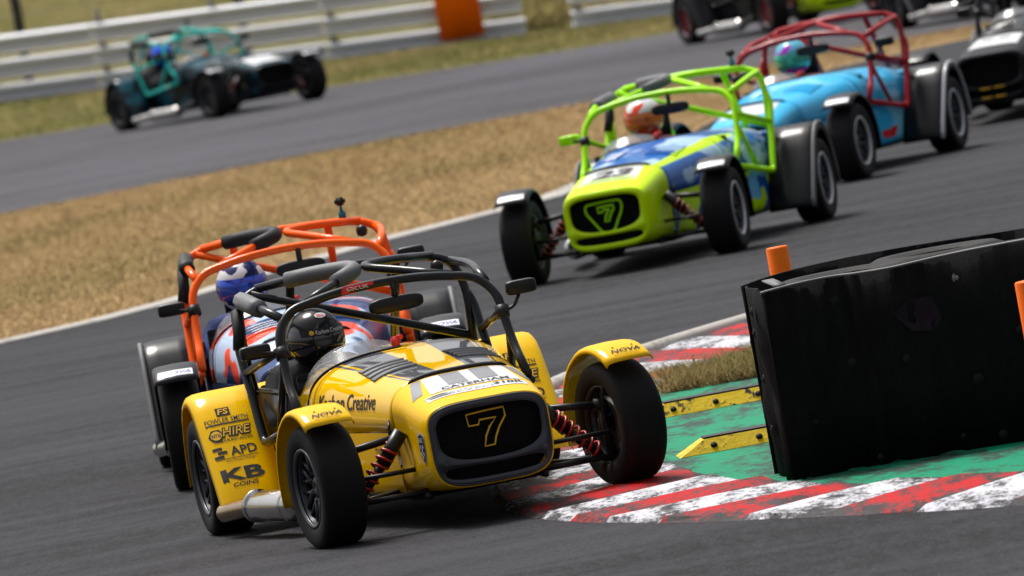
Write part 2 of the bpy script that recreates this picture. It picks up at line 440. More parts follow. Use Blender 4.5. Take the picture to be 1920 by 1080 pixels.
def ring_out(x, n=64, sy=1., z0=None, z1=None, hw=None):
    h, zt, zb, nu, nl = st(x); h = hw or h; zt = z1 or zt; zb = z0 or zb; out = []
    zc = zb+(zt-zb)*.62
    for k in range(n):
        a = 2*math.pi*k/n; c, s = math.cos(a), math.sin(a); e = nu if s > 0 else nl
        out.append((x, h*math.copysign(abs(c)**(2/e), c), zc+((zt-zc) if s > 0 else (zc-zb))*math.copysign(abs(s)**(2/e), s)))
    return out
def nose_mesh():
    xs = [2.153, 2.22, 2.30, 2.40, 2.48, 2.55, 2.60, 2.628]
    rings = [ring_out(x) for x in xs]
    f = ring_out(2.628); rings.append([(2.640, y*.985, z) for x, y, z in f]); rings.append([(2.640, y*.93, .345+(z-.345)*.93) for x, y, z in f])
    rings.append([(2.60, y*.9, .345+(z-.345)*.9) for x, y, z in f])
    # flutes behind the front corner, as moulded into the cone
    for i, x in enumerate(xs):
        for k, (a, y, z) in enumerate(rings[i]):
            d = math.exp(-((x-2.26)/.10)**2)*math.exp(-((z-.36)/.11)**2)*.035
            rings[i][k] = (a, y-math.copysign(d, y) if abs(y) > .2 else y, z)
    V, F = grid([list(r)+[r[0]] for r in rings]); return V, F
def sup(hw, z0, z1, n, e, nar=0.):
    zc, hz = (z0+z1)/2, (z1-z0)/2; out = []
    for k in range(n):
        a = 2*math.pi*k/n; c, q = math.cos(a), math.sin(a); zz = math.copysign(abs(q)**(2/e), q)
        out.append((hw*(1+nar*zz)*math.copysign(abs(c)**(2/e), c), zc+hz*zz))
    return out
def surround_mesh():
    outer = [(y, z) for _, y, z in ring_out(2.63, 64, 1, .174, .514, .251)]
    h1 = sup(.226, .290, .490, 48, 4., .02); h1 = [(y, z-.022*(1-(y/.22)**2)*(1 if z < .36 else 0)) for y, z in h1]
    h2 = sup(.220, .193, .270, 48, 2.8); h2 = [(y, z-.018*(1-(y/.215)**2)*(1 if z > .235 else .0)) for y, z in h2]
    bm = bmesh.new(); ed = []
    for lp in (outer, h1, h2):
        vs = [bm.verts.new((2.648-(.12*y*y), y, z)) for y, z in lp]
        ed += [bm.edges.new((vs[k], vs[(k+1) % len(vs)])) for k in range(len(vs))]
    bmesh.ops.triangle_fill(bm, edges=ed, use_beauty=True)
    bmesh.ops.recalc_face_normals(bm, faces=bm.faces[:]); bmesh.ops.solidify(bm, geom=bm.faces[:], thickness=.03)
    bm.verts.index_update(); V = [tuple(v.co) for v in bm.verts]; F = [tuple(v.index for v in f.verts) for f in bm.faces]; bm.free()
    xm = sum(v[0] for v in V)/len(V); dx = 2.632-xm; V = [(x+dx, y, z) for x, y, z in V]
    tb_ = [tube([(2.646-(.12*y*y), y, z) for y, z in lp], r, 8, True) for lp, r in ((outer, .006), (h1, .004), (h2, .0035))]
    return join((V, F), *tb_)
def grille_mesh():
    r = ring_out(2.6, 48, 1, .19, .495, .235); V = [(2.598, 0, .34)]+[(2.598, y, z) for _, y, z in r]; n = len(r)
    return V, [(0, 1+k, 1+(k+1) % n) for k in range(n)]
def bonnet_mesh():
    P = [[upper(x, t) for t in np.linspace(0, 1, 41)] for x in np.linspace(1.125, 2.147, 22)]
    P[-1] = P[-1]
    V, F = grid(P); return solid(V, F, .004)
def scuttle_mesh():
    P = [[upper(x, t) for t in np.linspace(0, 1, 41)] for x in np.linspace(.90, 1.119, 6)]
    V, F = grid(P); return solid(V, F, .004)
def tonneau_mesh():      # covers the left seat
    P = [[upper(x, t) for t in np.linspace(0, .485, 20)] for x in np.linspace(.08, .895, 14)]
    V, F = grid(P); return solid(V, F, .004)
def side_mesh(sg):
    xs = np.linspace(.08, 2.147, 32); P = []
    for x in xs:
        hw, zt, zb, nu, nl = st(x); P.append([(x, sg*hw, ZC-.003), (x, sg*hw, .30), (x, sg*hw*.998, .2), (x, sg*(hw-.008), .165), (x, sg*(hw-.03), .152), (x, 0, .15)])
    V, F = grid(P); return V, F if sg < 0 else [tuple(reversed(f)) for f in F]
def rear_tub():
    P = []
    for x in (.075, 0., -.2, -.40, -.46, -.47):
        k = 0 if x > -.4 else (.02 if x > -.465 else .06)
        P.append([(x, .49-k, .2), (x, .49-k, .58-k), (x, .46-k, .615-k), (x, 0, .63-k), (x, -.46+k, .615-k), (x, -.49+k, .58-k), (x, -.49+k, .2)])
    V, F = grid(P); n = len(V); F.append(tuple(range(n-7, n))); F.append(tuple(range(6, -1, -1))); return V, F
RWP = [(.475, .125), (.45, .17), (.40, .245), (.31, .36), (.22, .475), (.15, .555), (.08, .608), (0., .632), (-.09, .628), (-.17, .597), (-.24, .53), (-.30, .43), (-.335, .32), (-.345, .22)]
def rear_wing(sg):
    prof = [Vector((x, 0, z)) for x, z in RWP]; P = []
    for i, p in enumerate(prof):
        t = (prof[min(i+1, len(prof)-1)]-prof[max(i-1, 0)]).normalized(); n = Vector((-t.z, 0, t.x)); n = n if n.dot(p-Vector((0, 0, .25))) > 0 else -n
        P.append([tuple(p-n*o+Vector((0, sg*y, 0))) for y, o in ((.497, .0), (.60, 0), (.70, 0), (.745, .003), (.772, .012), (.787, .028), (.792, .055))])
    V, F = grid(P); V, F = solid(V, F, .005); return V, F
def rear_trim(sg):
    prof = [Vector((x, 0, z)) for x, z in RWP]; L = []
    for i, p in enumerate(prof):
        t = (prof[min(i+1, len(prof)-1)]-prof[max(i-1, 0)]).normalized(); n = Vector((-t.z, 0, t.x)); n = n if n.dot(p-Vector((0, 0, .25))) > 0 else -n
        L.append(p-n*.012+Vector((0, sg*.783, 0)))
    return tube(L, .014, 8)
def front_wing():        # local: about the wheel centre
    P = []
    for a in np.linspace(R_(50), R_(196), 22):
        r0 = .325 if a < R_(120) else .325+.02*(a-R_(120))
        P.append([(math.cos(a)*(r0-o), y, math.sin(a)*(r0-o)) for y, o in ((-.110, .028), (-.107, .014), (-.097, .005), (-.075, 0), (0, -.003), (.075, 0), (.097, .005), (.107, .014), (.110, .028))])
    V, F = grid(P); return solid(V, F, .004)
def tyre_mesh():
    h = [(.168, .083), (.178, .090), (.20, .0955), (.228, .0965), (.244, .093), (.2545, .084), (.2605, .068), (.2625, .045), (.2625, .0)]
    prof = h + [(r, -y) for r, y in h[-2::-1]]
    return lathe_y(prof, 72)
def rim_mesh():          # outer face at -y
    h = [(.172, -.086), (.168, -.089), (.160, -.086), (.154, -.070), (.150, -.03), (.150, .05), (.160, .08), (.168, .084)]
    parts = [lathe_y(h + [(.146, .06), (.146, -.03), (.148, -.07)], 48)]
    parts.append(lathe_y([(.001, -.052), (.030, -.054), (.048, -.045), (.052, -.03), (.052, .02), (.001, .02)], 24))
    for k in range(8):
        a = k*math.pi/4; rot = Matrix.Rotation(-a, 3, 'Y')
        for d in (-.13, .13):
            V, F = box(.098, -.040, d*.16, .112, .018, .016, .004); V = [(x, y-.018*(x/.15), z*(1.4-x*2.6)) for x, y, z in V]
            parts.append(([tuple(rot @ Vector(v)) for v in V], F))
    return join(*parts)
def lip_mesh(): return lathe_y([(.170, -.0885), (.163, -.0915), (.152, -.083), (.152, -.074), (.162, -.080), (.170, -.080)], 48)
def disc_mesh(): return lathe_y([(.05, .035), (.118, .035), (.118, .05), (.05, .05)], 40)
def helix(p, q, r, turns, wire, n=14):
    p, q = Vector(p), Vector(q); t = (q-p).normalized(); a = t.orthogonal().normalized(); c = t.cross(a); N = int(turns*n)
    return tube([p+(q-p)*k/N+(a*math.cos(2*math.pi*k/n)+c*math.sin(2*math.pi*k/n))*r for k in range(N+1)], wire, 6)

MH = [(.12, -.50, .58), (.09, -.515, .86), (.05, -.485, 1.0), (.03, -.36, 1.042), (.02, 0, 1.062), (.03, .36, 1.042), (.05, .485, 1.0), (.09, .515, .86), (.12, .50, .58)]
FH = [(1.15, -.505, .50), (.97, -.50, .64), (.87, -.49, .86), (.82, -.42, .945), (.80, -.2, .985), (.79, 0, .995), (.80, .2, .985), (.82, .42, .945), (.87, .49, .86), (.97, .50, .64), (1.15, .505, .50)]
TB = .0198
def car_meshes():
    C = {}
    C['main_hoop'] = lambda: tube(fillet(MH, .10), TB)
    C['front_hoop'] = lambda: tube(fillet(FH, .09), TB)
    for sg, k in ((-1, 'r'), (1, 'l')):
        C['side_leg'+k] = lambda sg=sg: tube(fillet([(.085, sg*.515, .86), (.10, sg*.535, .80), (.36, sg*.54, .385), (.42, sg*.54, .385), (1.14, sg*.515, .475)], .05), TB)
        C['side_rail'+k] = lambda sg=sg: tube(fillet([(.05, sg*.475, 1.0), (.4, sg*.495, .985), (.835, sg*.455, .92)], .15), TB)
        C['upper_side_bar'+k] = lambda sg=sg: tube([(.17, sg*.535, .685), (.91, sg*.50, .79)], TB*.9)
        C['roof_bar'+k] = lambda sg=sg: tube(fillet([(.03, sg*.40, 1.035), (.22, sg*.16, 1.06), (.36, sg*.028, 1.062), (.46, sg*.028, 1.052), (.60, sg*.15, 1.02), (.805, sg*.33, .965)], .14), TB)
        C['roof_pad'+k] = lambda sg=sg: tube(fillet([(.13, sg*.275, 1.05), (.22, sg*.16, 1.06), (.36, sg*.030, 1.062), (.46, sg*.030, 1.052), (.60, sg*.15, 1.02)], .14), .036, 12)
        C['rail_pad'+k] = lambda sg=sg: tube(fillet([(.09, sg*.482, .998), (.35, sg*.493, .983), (.52, sg*.487, .965)], .2), .04, 8)
        C['leg_pad'+k] = lambda sg=sg: tube([(.065, sg*.508, .955), (.09, sg*.517, .86), (.115, sg*.535, .79)], .029, 10)
        C['backstay'+k] = lambda sg=sg: tube([(.02, sg*.24, 1.05), (-.42, sg*.24, .60)], TB)
        C['side_brace'+k] = lambda sg=sg: tube([(.93, sg*.502, .72), (.70, sg*.527, .43)], TB*.8)
    C['hoop_diagonal'] = lambda: tube([(.11, .50, .66), (.05, -.43, 1.015)], TB*.95)
    return C
CM = car_meshes()

def helmet_shell():
    V, F = [], []; n, m = 36, 22
    for i in range(m+1):
        ph = math.pi*i/m
        for k in range(n):
            a = 2*math.pi*k/n; x, y, z = math.sin(ph)*math.cos(a), math.sin(ph)*math.sin(a), math.cos(ph)
            X, Yy, Z = .148*x, .127*y, .135*z
            if z < 0:
                f = max(0, x); X += .018*f*min(1, -z*2); s = min(1, max(0, -z-.35)/.65); Yy *= 1-.12*s; X *= 1-.10*s
                Z *= .98
            V.append((X, Yy, max(Z, -.122)))
    for i in range(m):
        for k in range(n): F.append((i*n+k, (i+1)*n+k, (i+1)*n+(k+1) % n, i*n+(k+1) % n))
    return V, F
def visor_mesh():
    P = []
    for j in range(9):
        z = -.055+.105*j/8; row = []
        zz = max(-1, min(1, z/.135)); s = math.sqrt(1-zz*zz)
        for k in range(25):
            a = R_(-82+164*k/24); f = max(0, math.cos(a))
            row.append(((.148*s*math.cos(a)+(.018*f*s*min(1, -zz*2) if zz < 0 else 0))*1.028, .127*s*math.sin(a)*1.03, z))
        P.append(row)
    return grid(P)
def body_mesh():
    """seated driver: one skinned figure, hands closed on the wheel; origin at the hips"""
    V = [(0, 0, 0), (-.03, 0, .16), (.0, 0, .34), (.04, 0, .43), (.07, 0, .50)]; E = [(0, 1), (1, 2), (2, 3), (3, 4)]; Rr = [.15, .145, .15, .07, .065]
    for s in (-1, 1):
        i = len(V); V += [(.0, s*.17, .365), (.18, s*.235, .20), (.43, s*.165, .27), (.50, s*.155, .285)]; E += [(2, i), (i, i+1), (i+1, i+2), (i+2, i+3)]; Rr += [.075, .055, .04, .036]
        h = i+3
        for f, (dy, ln) in enumerate(((.030, .9), (.010, 1.0), (-.010, .95), (-.030, .78))):
            j = len(V); V += [(.545, s*(.155+dy*.2), .285+dy), (.575*1, s*(.150+dy*.2)-s*.02*ln, .285+dy), (.560, s*(.150)-s*.042*ln, .282+dy)]; E += [(h, j), (j, j+1), (j+1, j+2)]; Rr += [.0105, .0095, .0085]
        j = len(V); V += [(.515, s*.125, .315), (.535, s*.108, .32)]; E += [(h, j), (j, j+1)]; Rr += [.0115, .0095]
        i = len(V); V += [(.10, s*.09, -.01), (.50, s*.12, .13), (.93, s*.10, .02), (1.03, s*.10, .09)]; E += [(0, i), (i, i+1), (i+1, i+2), (i+2, i+3)]; Rr += [.10, .068, .05, .04]
    me = bpy.data.meshes.new('driver_body'); me.from_pydata(V, E, []); me.update()
    o = bpy.data.objects.new('t', me); COL.objects.link(o)
    md = o.modifiers.new('s', 'SKIN'); md.use_smooth_shade = True
    sv = me.skin_vertices[0].data
    for k, v in enumerate(sv): v.radius = (Rr[k], Rr[k]); v.use_root = (k == 0)
    o.modifiers.new('u', 'SUBSURF').levels = 1
    dg = bpy.context.evaluated_depsgraph_get(); r = bpy.data.meshes.new_from_object(o.evaluated_get(dg))
    bpy.data.objects.remove(o); bpy.data.meshes.remove(me); r.name = 'driver_body'
    r.polygons.foreach_set('use_smooth', [True]*len(r.polygons)); return r

SEVEN = [(-.083, .461), (-.0, .4655), (.079, .467), (.081, .43), (.049, .389), (.028, .350), (.018, .319), (-.025, .318), (-.013, .36), (.009, .397), (.042, .43), (-.03, .431), (-.036, .412), (-.079, .412)]
def emblem7(k=1., dy=0., dz=0., r=.0045): return tube([(2.612, y*k+dy, (z-.395)*k+.395+dz) for y, z in SEVEN], r, 6, closed=True)

def make_driver(cfg, root_loc, yaw, label):
    p = bpy.data.objects.new('person', None); COL.objects.link(p); p.location = root_loc; p.rotation_euler = (0, 0, yaw)
    tag(p, label, 'person', 'drivers sitting in the racing cars')
    me = cached('driver_body', body_mesh)
    ob('body', me, cfg['suit'], p, (.20, -.24, .26))
    dz = cfg.get('head', 0)
    h = ob('helmet', cached('helmet', helmet_shell), cfg['helmet'], p, (.33, -.235, .785+dz), (0, R_(4), cfg.get('turn', .12)))
    ob('visor', cached('visor', visor_mesh), cfg['visor'], h)
    ob('visor_pivot', cached('pivot', lambda: join(lathe_y([(.001, -.128), (.022, -.127), (.024, -.12), (.001, -.12)], 16), lathe_y([(.001, .128), (.022, .127), (.024, .12), (.001, .12)], 16))), M['dark_plastic'], h)
    if cfg.get('sponsor_helmet'):
        decal('helmet_badge', oval2d(.052, .028), h, (0, .012, .075), (0, 1, 0), (-.35, 0, 1), M['white_vinyl'], h, .003)
        decal('helmet_lettering', text2d('BELL', .036, .013, .02), h, (0, .012, .075), (0, 1, 0), (-.35, 0, 1), M['red_vinyl'], h, .0045)
        decal('visor_strip', rect2d(.20, .03, 24, 3), h, (0, .01, .040), (0, 1, 0), (0, 0, 1), M['dark_plastic'], h, .006)
        decal('visor_lettering', text2d('Karbon Creative', .128, .018, .015, 0, .01), h, (0, .03, .040), (0, 1, 0), (0, 0, 1), M['white_vinyl'], h, .0075)
        decal('visor_badge', oval2d(.019, .019), h, (0, -.05, .040), (0, 1, 0), (0, 0, 1), M['yellow_line'], h, .0075)
        ob('helmet_strap', cached('strap', lambda: tube([(.10, -.06, -.13), (.14, -.03, -.10), (.155, .01, -.105), (.17, .03, -.07)], .006, 6)), M['lime_vinyl'], h)
    return p

def wheel(car, cfg, front, sg, loc, steer):
    """part 'wheel' (rim) with sub-parts tyre, rim_lip, brake_disc"""
    rot = (0, 0, steer + (math.pi if sg > 0 else 0))
    wobj = ob('wheel', cached('rim', rim_mesh), cfg['rim'], car, loc, rot)
    ob('tyre', cached('tyre', tyre_mesh), M['tyre'], wobj)
    ob('rim_lip', cached('lip', lip_mesh), cfg['lip'], wobj)
    ob('brake_disc', cached('disc', disc_mesh), M['bolt'], wobj)
    return wobj

def make_car(key, cfg):
    x, y, yaw = cfg['pose']; steer = cfg.get('steer', (0, 0))
    car = bpy.data.objects.new('racing_car', None); COL.objects.link(car); car.location = (x, y, 0); car.rotation_euler = (0, 0, yaw)
    tag(car, cfg['label'], 'car', 'open-wheeled racing cars on the circuit')
    P = lambda name, key_, fn, mat, parent=car, **k: ob(name, cached(key_, fn), mat, parent, **k)
    nose = P('nose_cone', 'nose', nose_mesh, cfg['nose'])
    P('grille_surround', 'surround', surround_mesh, cfg['surround'], nose)
    P('grille', 'grille', grille_mesh, M['mesh_black'], nose)
    bon = P('bonnet', 'bonnet', bonnet_mesh, cfg['bonnet'])
    scut = P('scuttle', 'scuttle', scuttle_mesh, cfg['bonnet'])
    P('passenger_cover', 'tonneau', tonneau_mesh, cfg['bonnet'])
    sidep = {sg: P('side_panel', 'side%d' % sg, lambda sg=sg: side_mesh(sg), cfg['side']) for sg in (-1, 1)}
    P('rear_body', 'rear_tub', rear_tub, cfg['side'])
    P('undertray', 'tray', lambda: box(1.02, 0, .135, 2.3, .56, .02, .004), M['black_metal'])
    # driver's side of the cockpit
    P('cockpit_side', 'cside', lambda: join(box(.49, -.487, .50, .80, .012, .19, .003), box(.49, -.487, .60, .80, .03, .022, .009)), M['dark_plastic'])
    P('seat', 'seat', lambda: join(box(.10, -.24, .47, .07, .40, .40, .03, None), box(.32, -.24, .24, .42, .40, .08, .03)), M['pad_black'])
    P('headrest', 'headrest', lambda: box(.075, -.235, .77, .07, .20, .19, .025), M['pad_black'])
    P('dashboard', 'dash', lambda: box(.905, -.02, .60, .02, .86, .14, .006), M['carbon'])
    P('steering_wheel', 'swheel', lambda: [tuple(Matrix.Rotation(R_(70), 3, 'Y') @ Vector((a, c, d))+Vector((.76, -.24, .55))) for a, c, d in tube([(.145*math.cos(t), .145*math.sin(t), 0) for t in np.linspace(0, 2*math.pi, 29)[:-1]], .014, 8, True)[0]] and (
        [tuple(Matrix.Rotation(R_(70), 3, 'Y') @ Vector(q)+Vector((.76, -.24, .55))) for q in join(tube([(.145*math.cos(t), .145*math.sin(t), 0) for t in np.linspace(0, 2*math.pi, 29)[:-1]], .014, 8, True), box(0, 0, 0, .05, .28, .012, .003))[0]],
        join(tube([(.145*math.cos(t), .145*math.sin(t), 0) for t in np.linspace(0, 2*math.pi, 29)[:-1]], .014, 8, True), box(0, 0, 0, .05, .28, .012, .003))[1]), M['pad_black'])
    def screen():
        rows = []
        for j in range(7):
            f = j/6; row = []
            for k in range(25):
                t = k/24; yy = -.46+.46*t; xx = 1.02+.09*math.sin(math.pi*t)-.10*f; e = math.sin(math.pi*min(1, max(0, t)))**.45
                hw = st(xx)[0]; zz = upper(1.05, min(1, max(.5, math.acos(max(-1, min(1, math.copysign((abs(yy)/st(1.05)[0])**1.7, yy))))/math.pi)))[2]
                row.append((xx, yy, zz-.006+f*.072*e))
            rows.append(row)
        return solid(*grid(rows), .003)
    P('windscreen', 'screen', screen, M['screen'])
    def seal():
        L = []
        for k in range(25):
            t = k/24; yy = -.46+.46*t; xx = 1.025+.09*math.sin(math.pi*t)
            zz = upper(1.05, min(1, max(.5, math.acos(max(-1, min(1, math.copysign((abs(yy)/st(1.05)[0])**1.7, yy))))/math.pi)))[2]
            L.append((xx, yy, zz+.004))
        return tube(L, .006, 6)
    P('windscreen_seal', 'seal', seal, M['dark_plastic'])
    P('cut_off_switch', 'switch', lambda: join(box(.98, -.01, .735, .03, .035, .05, .006), box(.98, .012, .755, .02, .03, .02, .004)), M['red_part'])
    # bonnet louvres, front strap and slot
    for sg in (-1, 1):
        for k in range(4):
            def louvre(sg=sg, k=k):
                V, F = [], []
                xs = 1.50+.085*k; yc = sg*.185
                for j in range(7):
                    yy = yc+(j/6-.5)*.19
                    for dx, dz in ((-.041, .001), (-.036, .004), (.036, .012), (.041, .001)):
                        xx = xs+dx-abs(yy)*.12
                        hw, zt, zb, nu, nl = st(xx); z = ZC+(zt-ZC)*(1-(abs(yy)/hw)**nu)**(1/nu); V.append((xx, yy, z+dz))
                for j in range(6):
                    for q in range(3): F.append((j*4+q, (j+1)*4+q, (j+1)*4+q+1, j*4+q+1))
                return V, F if sg > 0 else F
            P('louvre', 'louvre%d%d' % (sg, k), louvre, M['louvre_grey'] if key == 'yellow' else cfg['bonnet'], bon)
    def slot():
        L = []
        for yy in np.linspace(-.215, .215, 21):
            hw, zt, zb, nu, nl = st(2.15); z = ZC+(zt-ZC)*(1-(abs(yy)/hw)**nu)**(1/nu); L.append((2.163, yy, z+.002))
        return tube(L, [.004]+[.012]*19+[.004], 8)
    P('bonnet_gap_strip', 'slot', slot, M['pad_black'], nose)  # black strip painted in for the dark gap at the bonnet's front edge
    for sg in (-1, 1):
        P('bonnet_catch', 'catch%d' % sg, lambda sg=sg: join(tube([(2.10, sg*.313, .47), (2.135, sg*.322, .44), (2.12, sg*.322, .38), (2.12, sg*.316, .34)], .007, 6), box(2.125, sg*.320, .415, .03, .014, .035, .004)), M['black_metal'])
    # roll cage
    cage = P('roll_cage', 'main_hoop', CM['main_hoop'], cfg['cage'])
    P('front_hoop', 'front_hoop', CM['front_hoop'], cfg['cage'], cage)
    P('hoop_diagonal', 'hoop_diagonal', CM['hoop_diagonal'], cfg['cage'], cage)
    for k in 'rl':
        for nm in ('side_leg', 'side_rail', 'upper_side_bar', 'roof_bar', 'backstay', 'side_brace'): P(nm, nm+k, CM[nm+k], cfg['cage'], cage)
    if cfg.get('pads', True):
        P('roof_pad', 'roof_padr', CM['roof_padr'], cfg.get('padmat', M['pad']), cage)
        P('rail_pad', 'rail_padr', CM['rail_padr'], cfg.get('padmat', M['pad']), cage)
        P('leg_pad', 'leg_padr', CM['leg_padr'], M['pad_black'], cage)
    P('spot_camera', 'hoopcam', lambda: join(lathe_z([(.001, -.03), (.024, -.022), (.03, 0), (.024, .022), (.001, .03)], 14)), M['dark_plastic'], cage, loc=(.10, .40, .985))
    if cfg.get('topcam'):
        P('camera_mount', 'topcam', lambda: join(box(0, 0, .02, .03, .035, .05, .008), tube([(0, 0, .04), (0, 0, .075)], .008, 6)), M['teal'], cage, loc=(.03, .32, 1.055))
        P('action_camera', 'topcamb', lambda: box(0, 0, 0, .04, .055, .04, .01), M['dark_plastic'], cage, loc=(.03, .32, 1.145))
    # mirrors
    P('rear_view_mirror', 'rvm', lambda: join(pill(.79, .06, .890, .055, .245, .072, 3.2), tube([(.80, .06, .92), (.80, .06, .985)], .014, 8)), M['dark_plastic'])
    for sg in cfg.get('mirrors', (-1, 1)):
        P('wing_mirror', 'wm%d' % sg, lambda sg=sg: pill(.86, sg*.60, .865 if sg > 0 else .80, .06, .135, .064, 5), cfg.get('mirror', M['dark_plastic']))
        P('mirror_stalk', 'ws%d' % sg, lambda sg=sg: join(tube(fillet([(.90, sg*.50, .775), (.90, sg*.55, .79), (.87, sg*.585, .835 if sg > 0 else .79)], .03), .008, 6), tube([(.91, sg*.49, .75), (.895, sg*.495, .80)], .032, 8)), M['black_metal'])
    # suspension
    for sg in (-1, 1):
        P('upper_arm', 'ua%d' % sg, lambda sg=sg: join(tube([(2.20, sg*.285, .405), (2.225, sg*.57, .375)], .016, 8), tube([(2.225, sg*.54, .378), (2.225, sg*.585, .374)], .027, 8)), M['black_metal'])
        P('lower_wishbone', 'lw%d' % sg, lambda sg=sg: join(tube([(2.37, sg*.25, .165), (2.235, sg*.58, .155)], .013, 8), tube([(2.02, sg*.29, .165), (2.215, sg*.58, .155)], .013, 8)), M['black_metal'])
        P('steering_arm', 'sa%d' % sg, lambda sg=sg: tube([(2.33, sg*.26, .262), (2.31, sg*.575, .262)], .010, 8), M['black_metal'])
        d = P('damper', 'dm%d' % sg, lambda sg=sg: join(tube([(2.27, sg*.30, .425), (2.25, sg*.40, .30)], .031, 12), tube([(2.25, sg*.40, .30), (2.235, sg*.53, .165)], .020, 10)), M['dark_plastic'])
        P('spring', 'sp%d' % sg, lambda sg=sg: helix((2.262, sg*.345, .37), (2.237, sg*.52, .185), .033, 7, .0065), cfg['spring'], d)
        P('upright', 'up%d' % sg, lambda sg=sg: join(box(2.225, sg*.575, .265, .06, .03, .24, .01), box(2.16, sg*.585, .27, .07, .05, .12, .012)), M['black_metal'])
        P('wing_stay', 'fs%d' % sg, lambda sg=sg: tube(fillet([(2.25, sg*.575, .30), (2.30, sg*.56, .40), (2.33, sg*.60, .545)], .04), .009, 6), M['black_metal'])
        P('chassis_rail', 'cr%d' % sg, lambda sg=sg: tube([(2.40, sg*.25, .145), (.1, sg*.47, .145)], .016, 8), M['black_metal'])
    P('rear_axle', 'rax', lambda: tube([(0, -.60, .262), (0, .60, .262)], .03, 8), M['black_metal'])
    # exhaust on the right-hand side
    ex = P('exhaust', 'exh', lambda: [0] and tube([(1.22, -.598, .142), (1.20, -.602, .142), (1.17, -.607, .142), (.72, -.69, .137), (.70, -.693, .137), (.685, -.696, .137)], [.045, .064, .070, .070, .064, .042], 28), cfg['exhaust'])
    P('tailpipe', 'exhp', lambda: tube([(.69, -.695, .137), (.55, -.73, .128), (.38, -.775, .115)], .040, 18, cap=False), cfg.get('pipe', M['steel']), ex)
    for a in (1.15, .735): P('exhaust_band', 'exhb%.2f' % a, lambda a=a: tube([(a, -.607-(1.17-a)*.184, .141), (a+.016, -.604-(1.17-a)*.184, .141)], .073, 28), M['steel'], ex)
    P('manifold_pipe', 'exhm', lambda: tube(fillet([(1.21, -.60, .142), (1.38, -.57, .17), (1.5, -.42, .26)], .12), .034, 12), M['black_metal'], ex)
    # wheels and wings
    lift = cfg.get('lift', {})
    for sg, k in ((-1, 'R'), (1, 'L')):
        s = steer[0] if sg < 0 else steer[1]; z = WR+lift.get('F'+k, 0)
        wheel(car, cfg, True, sg, (LW, sg*TF, z), s)
        fw = P('front_wing', 'fwing', front_wing, cfg['fwing'], loc=(LW, sg*TF, z+.012), rot=(0, 0, s))
        if cfg.get('fwtext'):
            tm, bgm = cfg['fwtext']
            ct, sn = math.cos(R_(62)), math.sin(R_(62)); o = (ct*.325, 0, sn*.325)
            if bgm: decal('wing_sticker', rect2d(.165, .055, 10, 5), fw, o, (0, 1, 0), (-sn, 0, ct), bgm, fw, .002)
            decal('wing_lettering', text2d('NOVA', .135, .026, .02, .25), fw, (ct*.325, .006, sn*.325), (0, 1, 0), (-sn, 0, ct), tm, fw, .0035)
            decal('wing_lettering', text2d('MOTORSPORT', .12, .009, .0, .2), fw, (ct*.325+sn*.026, .004, sn*.325-ct*.026), (0, 1, 0), (-sn, 0, ct), tm, fw, .0035)
            for q in (-.035, .055): decal('wing_rivet', oval2d(.012, .008, 10), fw, (ct*.325-sn*.035, q, sn*.325+ct*.035), (0, 1, 0), (-sn, 0, ct), M['bolt_dark'], fw, .003)
        wheel(car, cfg, False, sg, (0, sg*TR, WR+lift.get('R'+k, 0)), 0)
        rw = P('rear_wing', 'rwing%d' % sg, lambda sg=sg: rear_wing(sg), cfg['rwing'])
        if cfg.get('trim'): P('wing_edge_trim', 'rtrim%d' % sg, lambda sg=sg: rear_trim(sg), cfg['trim'], rw)
        if key == 'yellow': wing_logos(rw, sg)
    cfg['parts'] = dict(nose=nose, bonnet=bon, side=sidep, cage=cage)
    return car

def wing_logos(rw, sg):
    p0 = Vector((.46, 0, .14)); sdir = Vector((-.38, 0, .49)).normalized(); yc = -.663 if sg < 0 else .643
    def D(name, shape, s, dy=0, mat=M['ink'], off=.002): decal(name, shape, rw, p0+sdir*s+Vector((0, yc+dy, 0)), (0, 1, 0), sdir, mat, rw, off)
    L = 'wing_lettering'
    D('wing_logo', rect2d(.062, .044, 4, 3), .497, -.005)
    D(L, text2d('FS', .05, .032, .02, .15), .497, -.005, M['yellow_line'], .0035)
    D(L, text2d('FOWLER SMITH', .195, .026, .006, .1), .452)
    D('wing_logo', rect2d(.195, .008, 8, 1), .431)
    hexa = [(.036*math.cos(a), .036*math.sin(a)) for a in np.linspace(0, 2*math.pi, 7)[:-1]]
    D('wing_logo', poly2d(hexa, 3), .372, -.064); D('wing_logo', oval2d(.048, .048), .372, -.064, M['yellow_line'], .003); D(L, text2d('NTG', .038, .018, .02), .372, -.064, M['ink'], .0042)
    D(L, text2d('HIRE', .142, .054, .075, .25), .383, .028); D(L, text2d('HIRE', .128, .042, .0, .25), .383, .028, M['yellow_line'], .0035); D(L, text2d('TOOLS-PLANT-ACCESS', .175, .014, .02), .340, .004)
    for q, (a, c) in enumerate(((-.078, .022), (-.060, 0), (-.078, -.022))): D('wing_logo', rect2d(.042, .015, 3, 1), .279+c, a)
    D(L, text2d('APD', .118, .048, .02), .279, .034); D('wing_logo', rect2d(.185, .0035, 8, 1), .243, 0); D(L, text2d('Ace Project Design', .13, .014), .229, .012)
    D(L, text2d('KB', .19, .068, .035, 0), .155, 0); D(L, text2d('COINS', .112, .020, .02, .1), .100, 0)

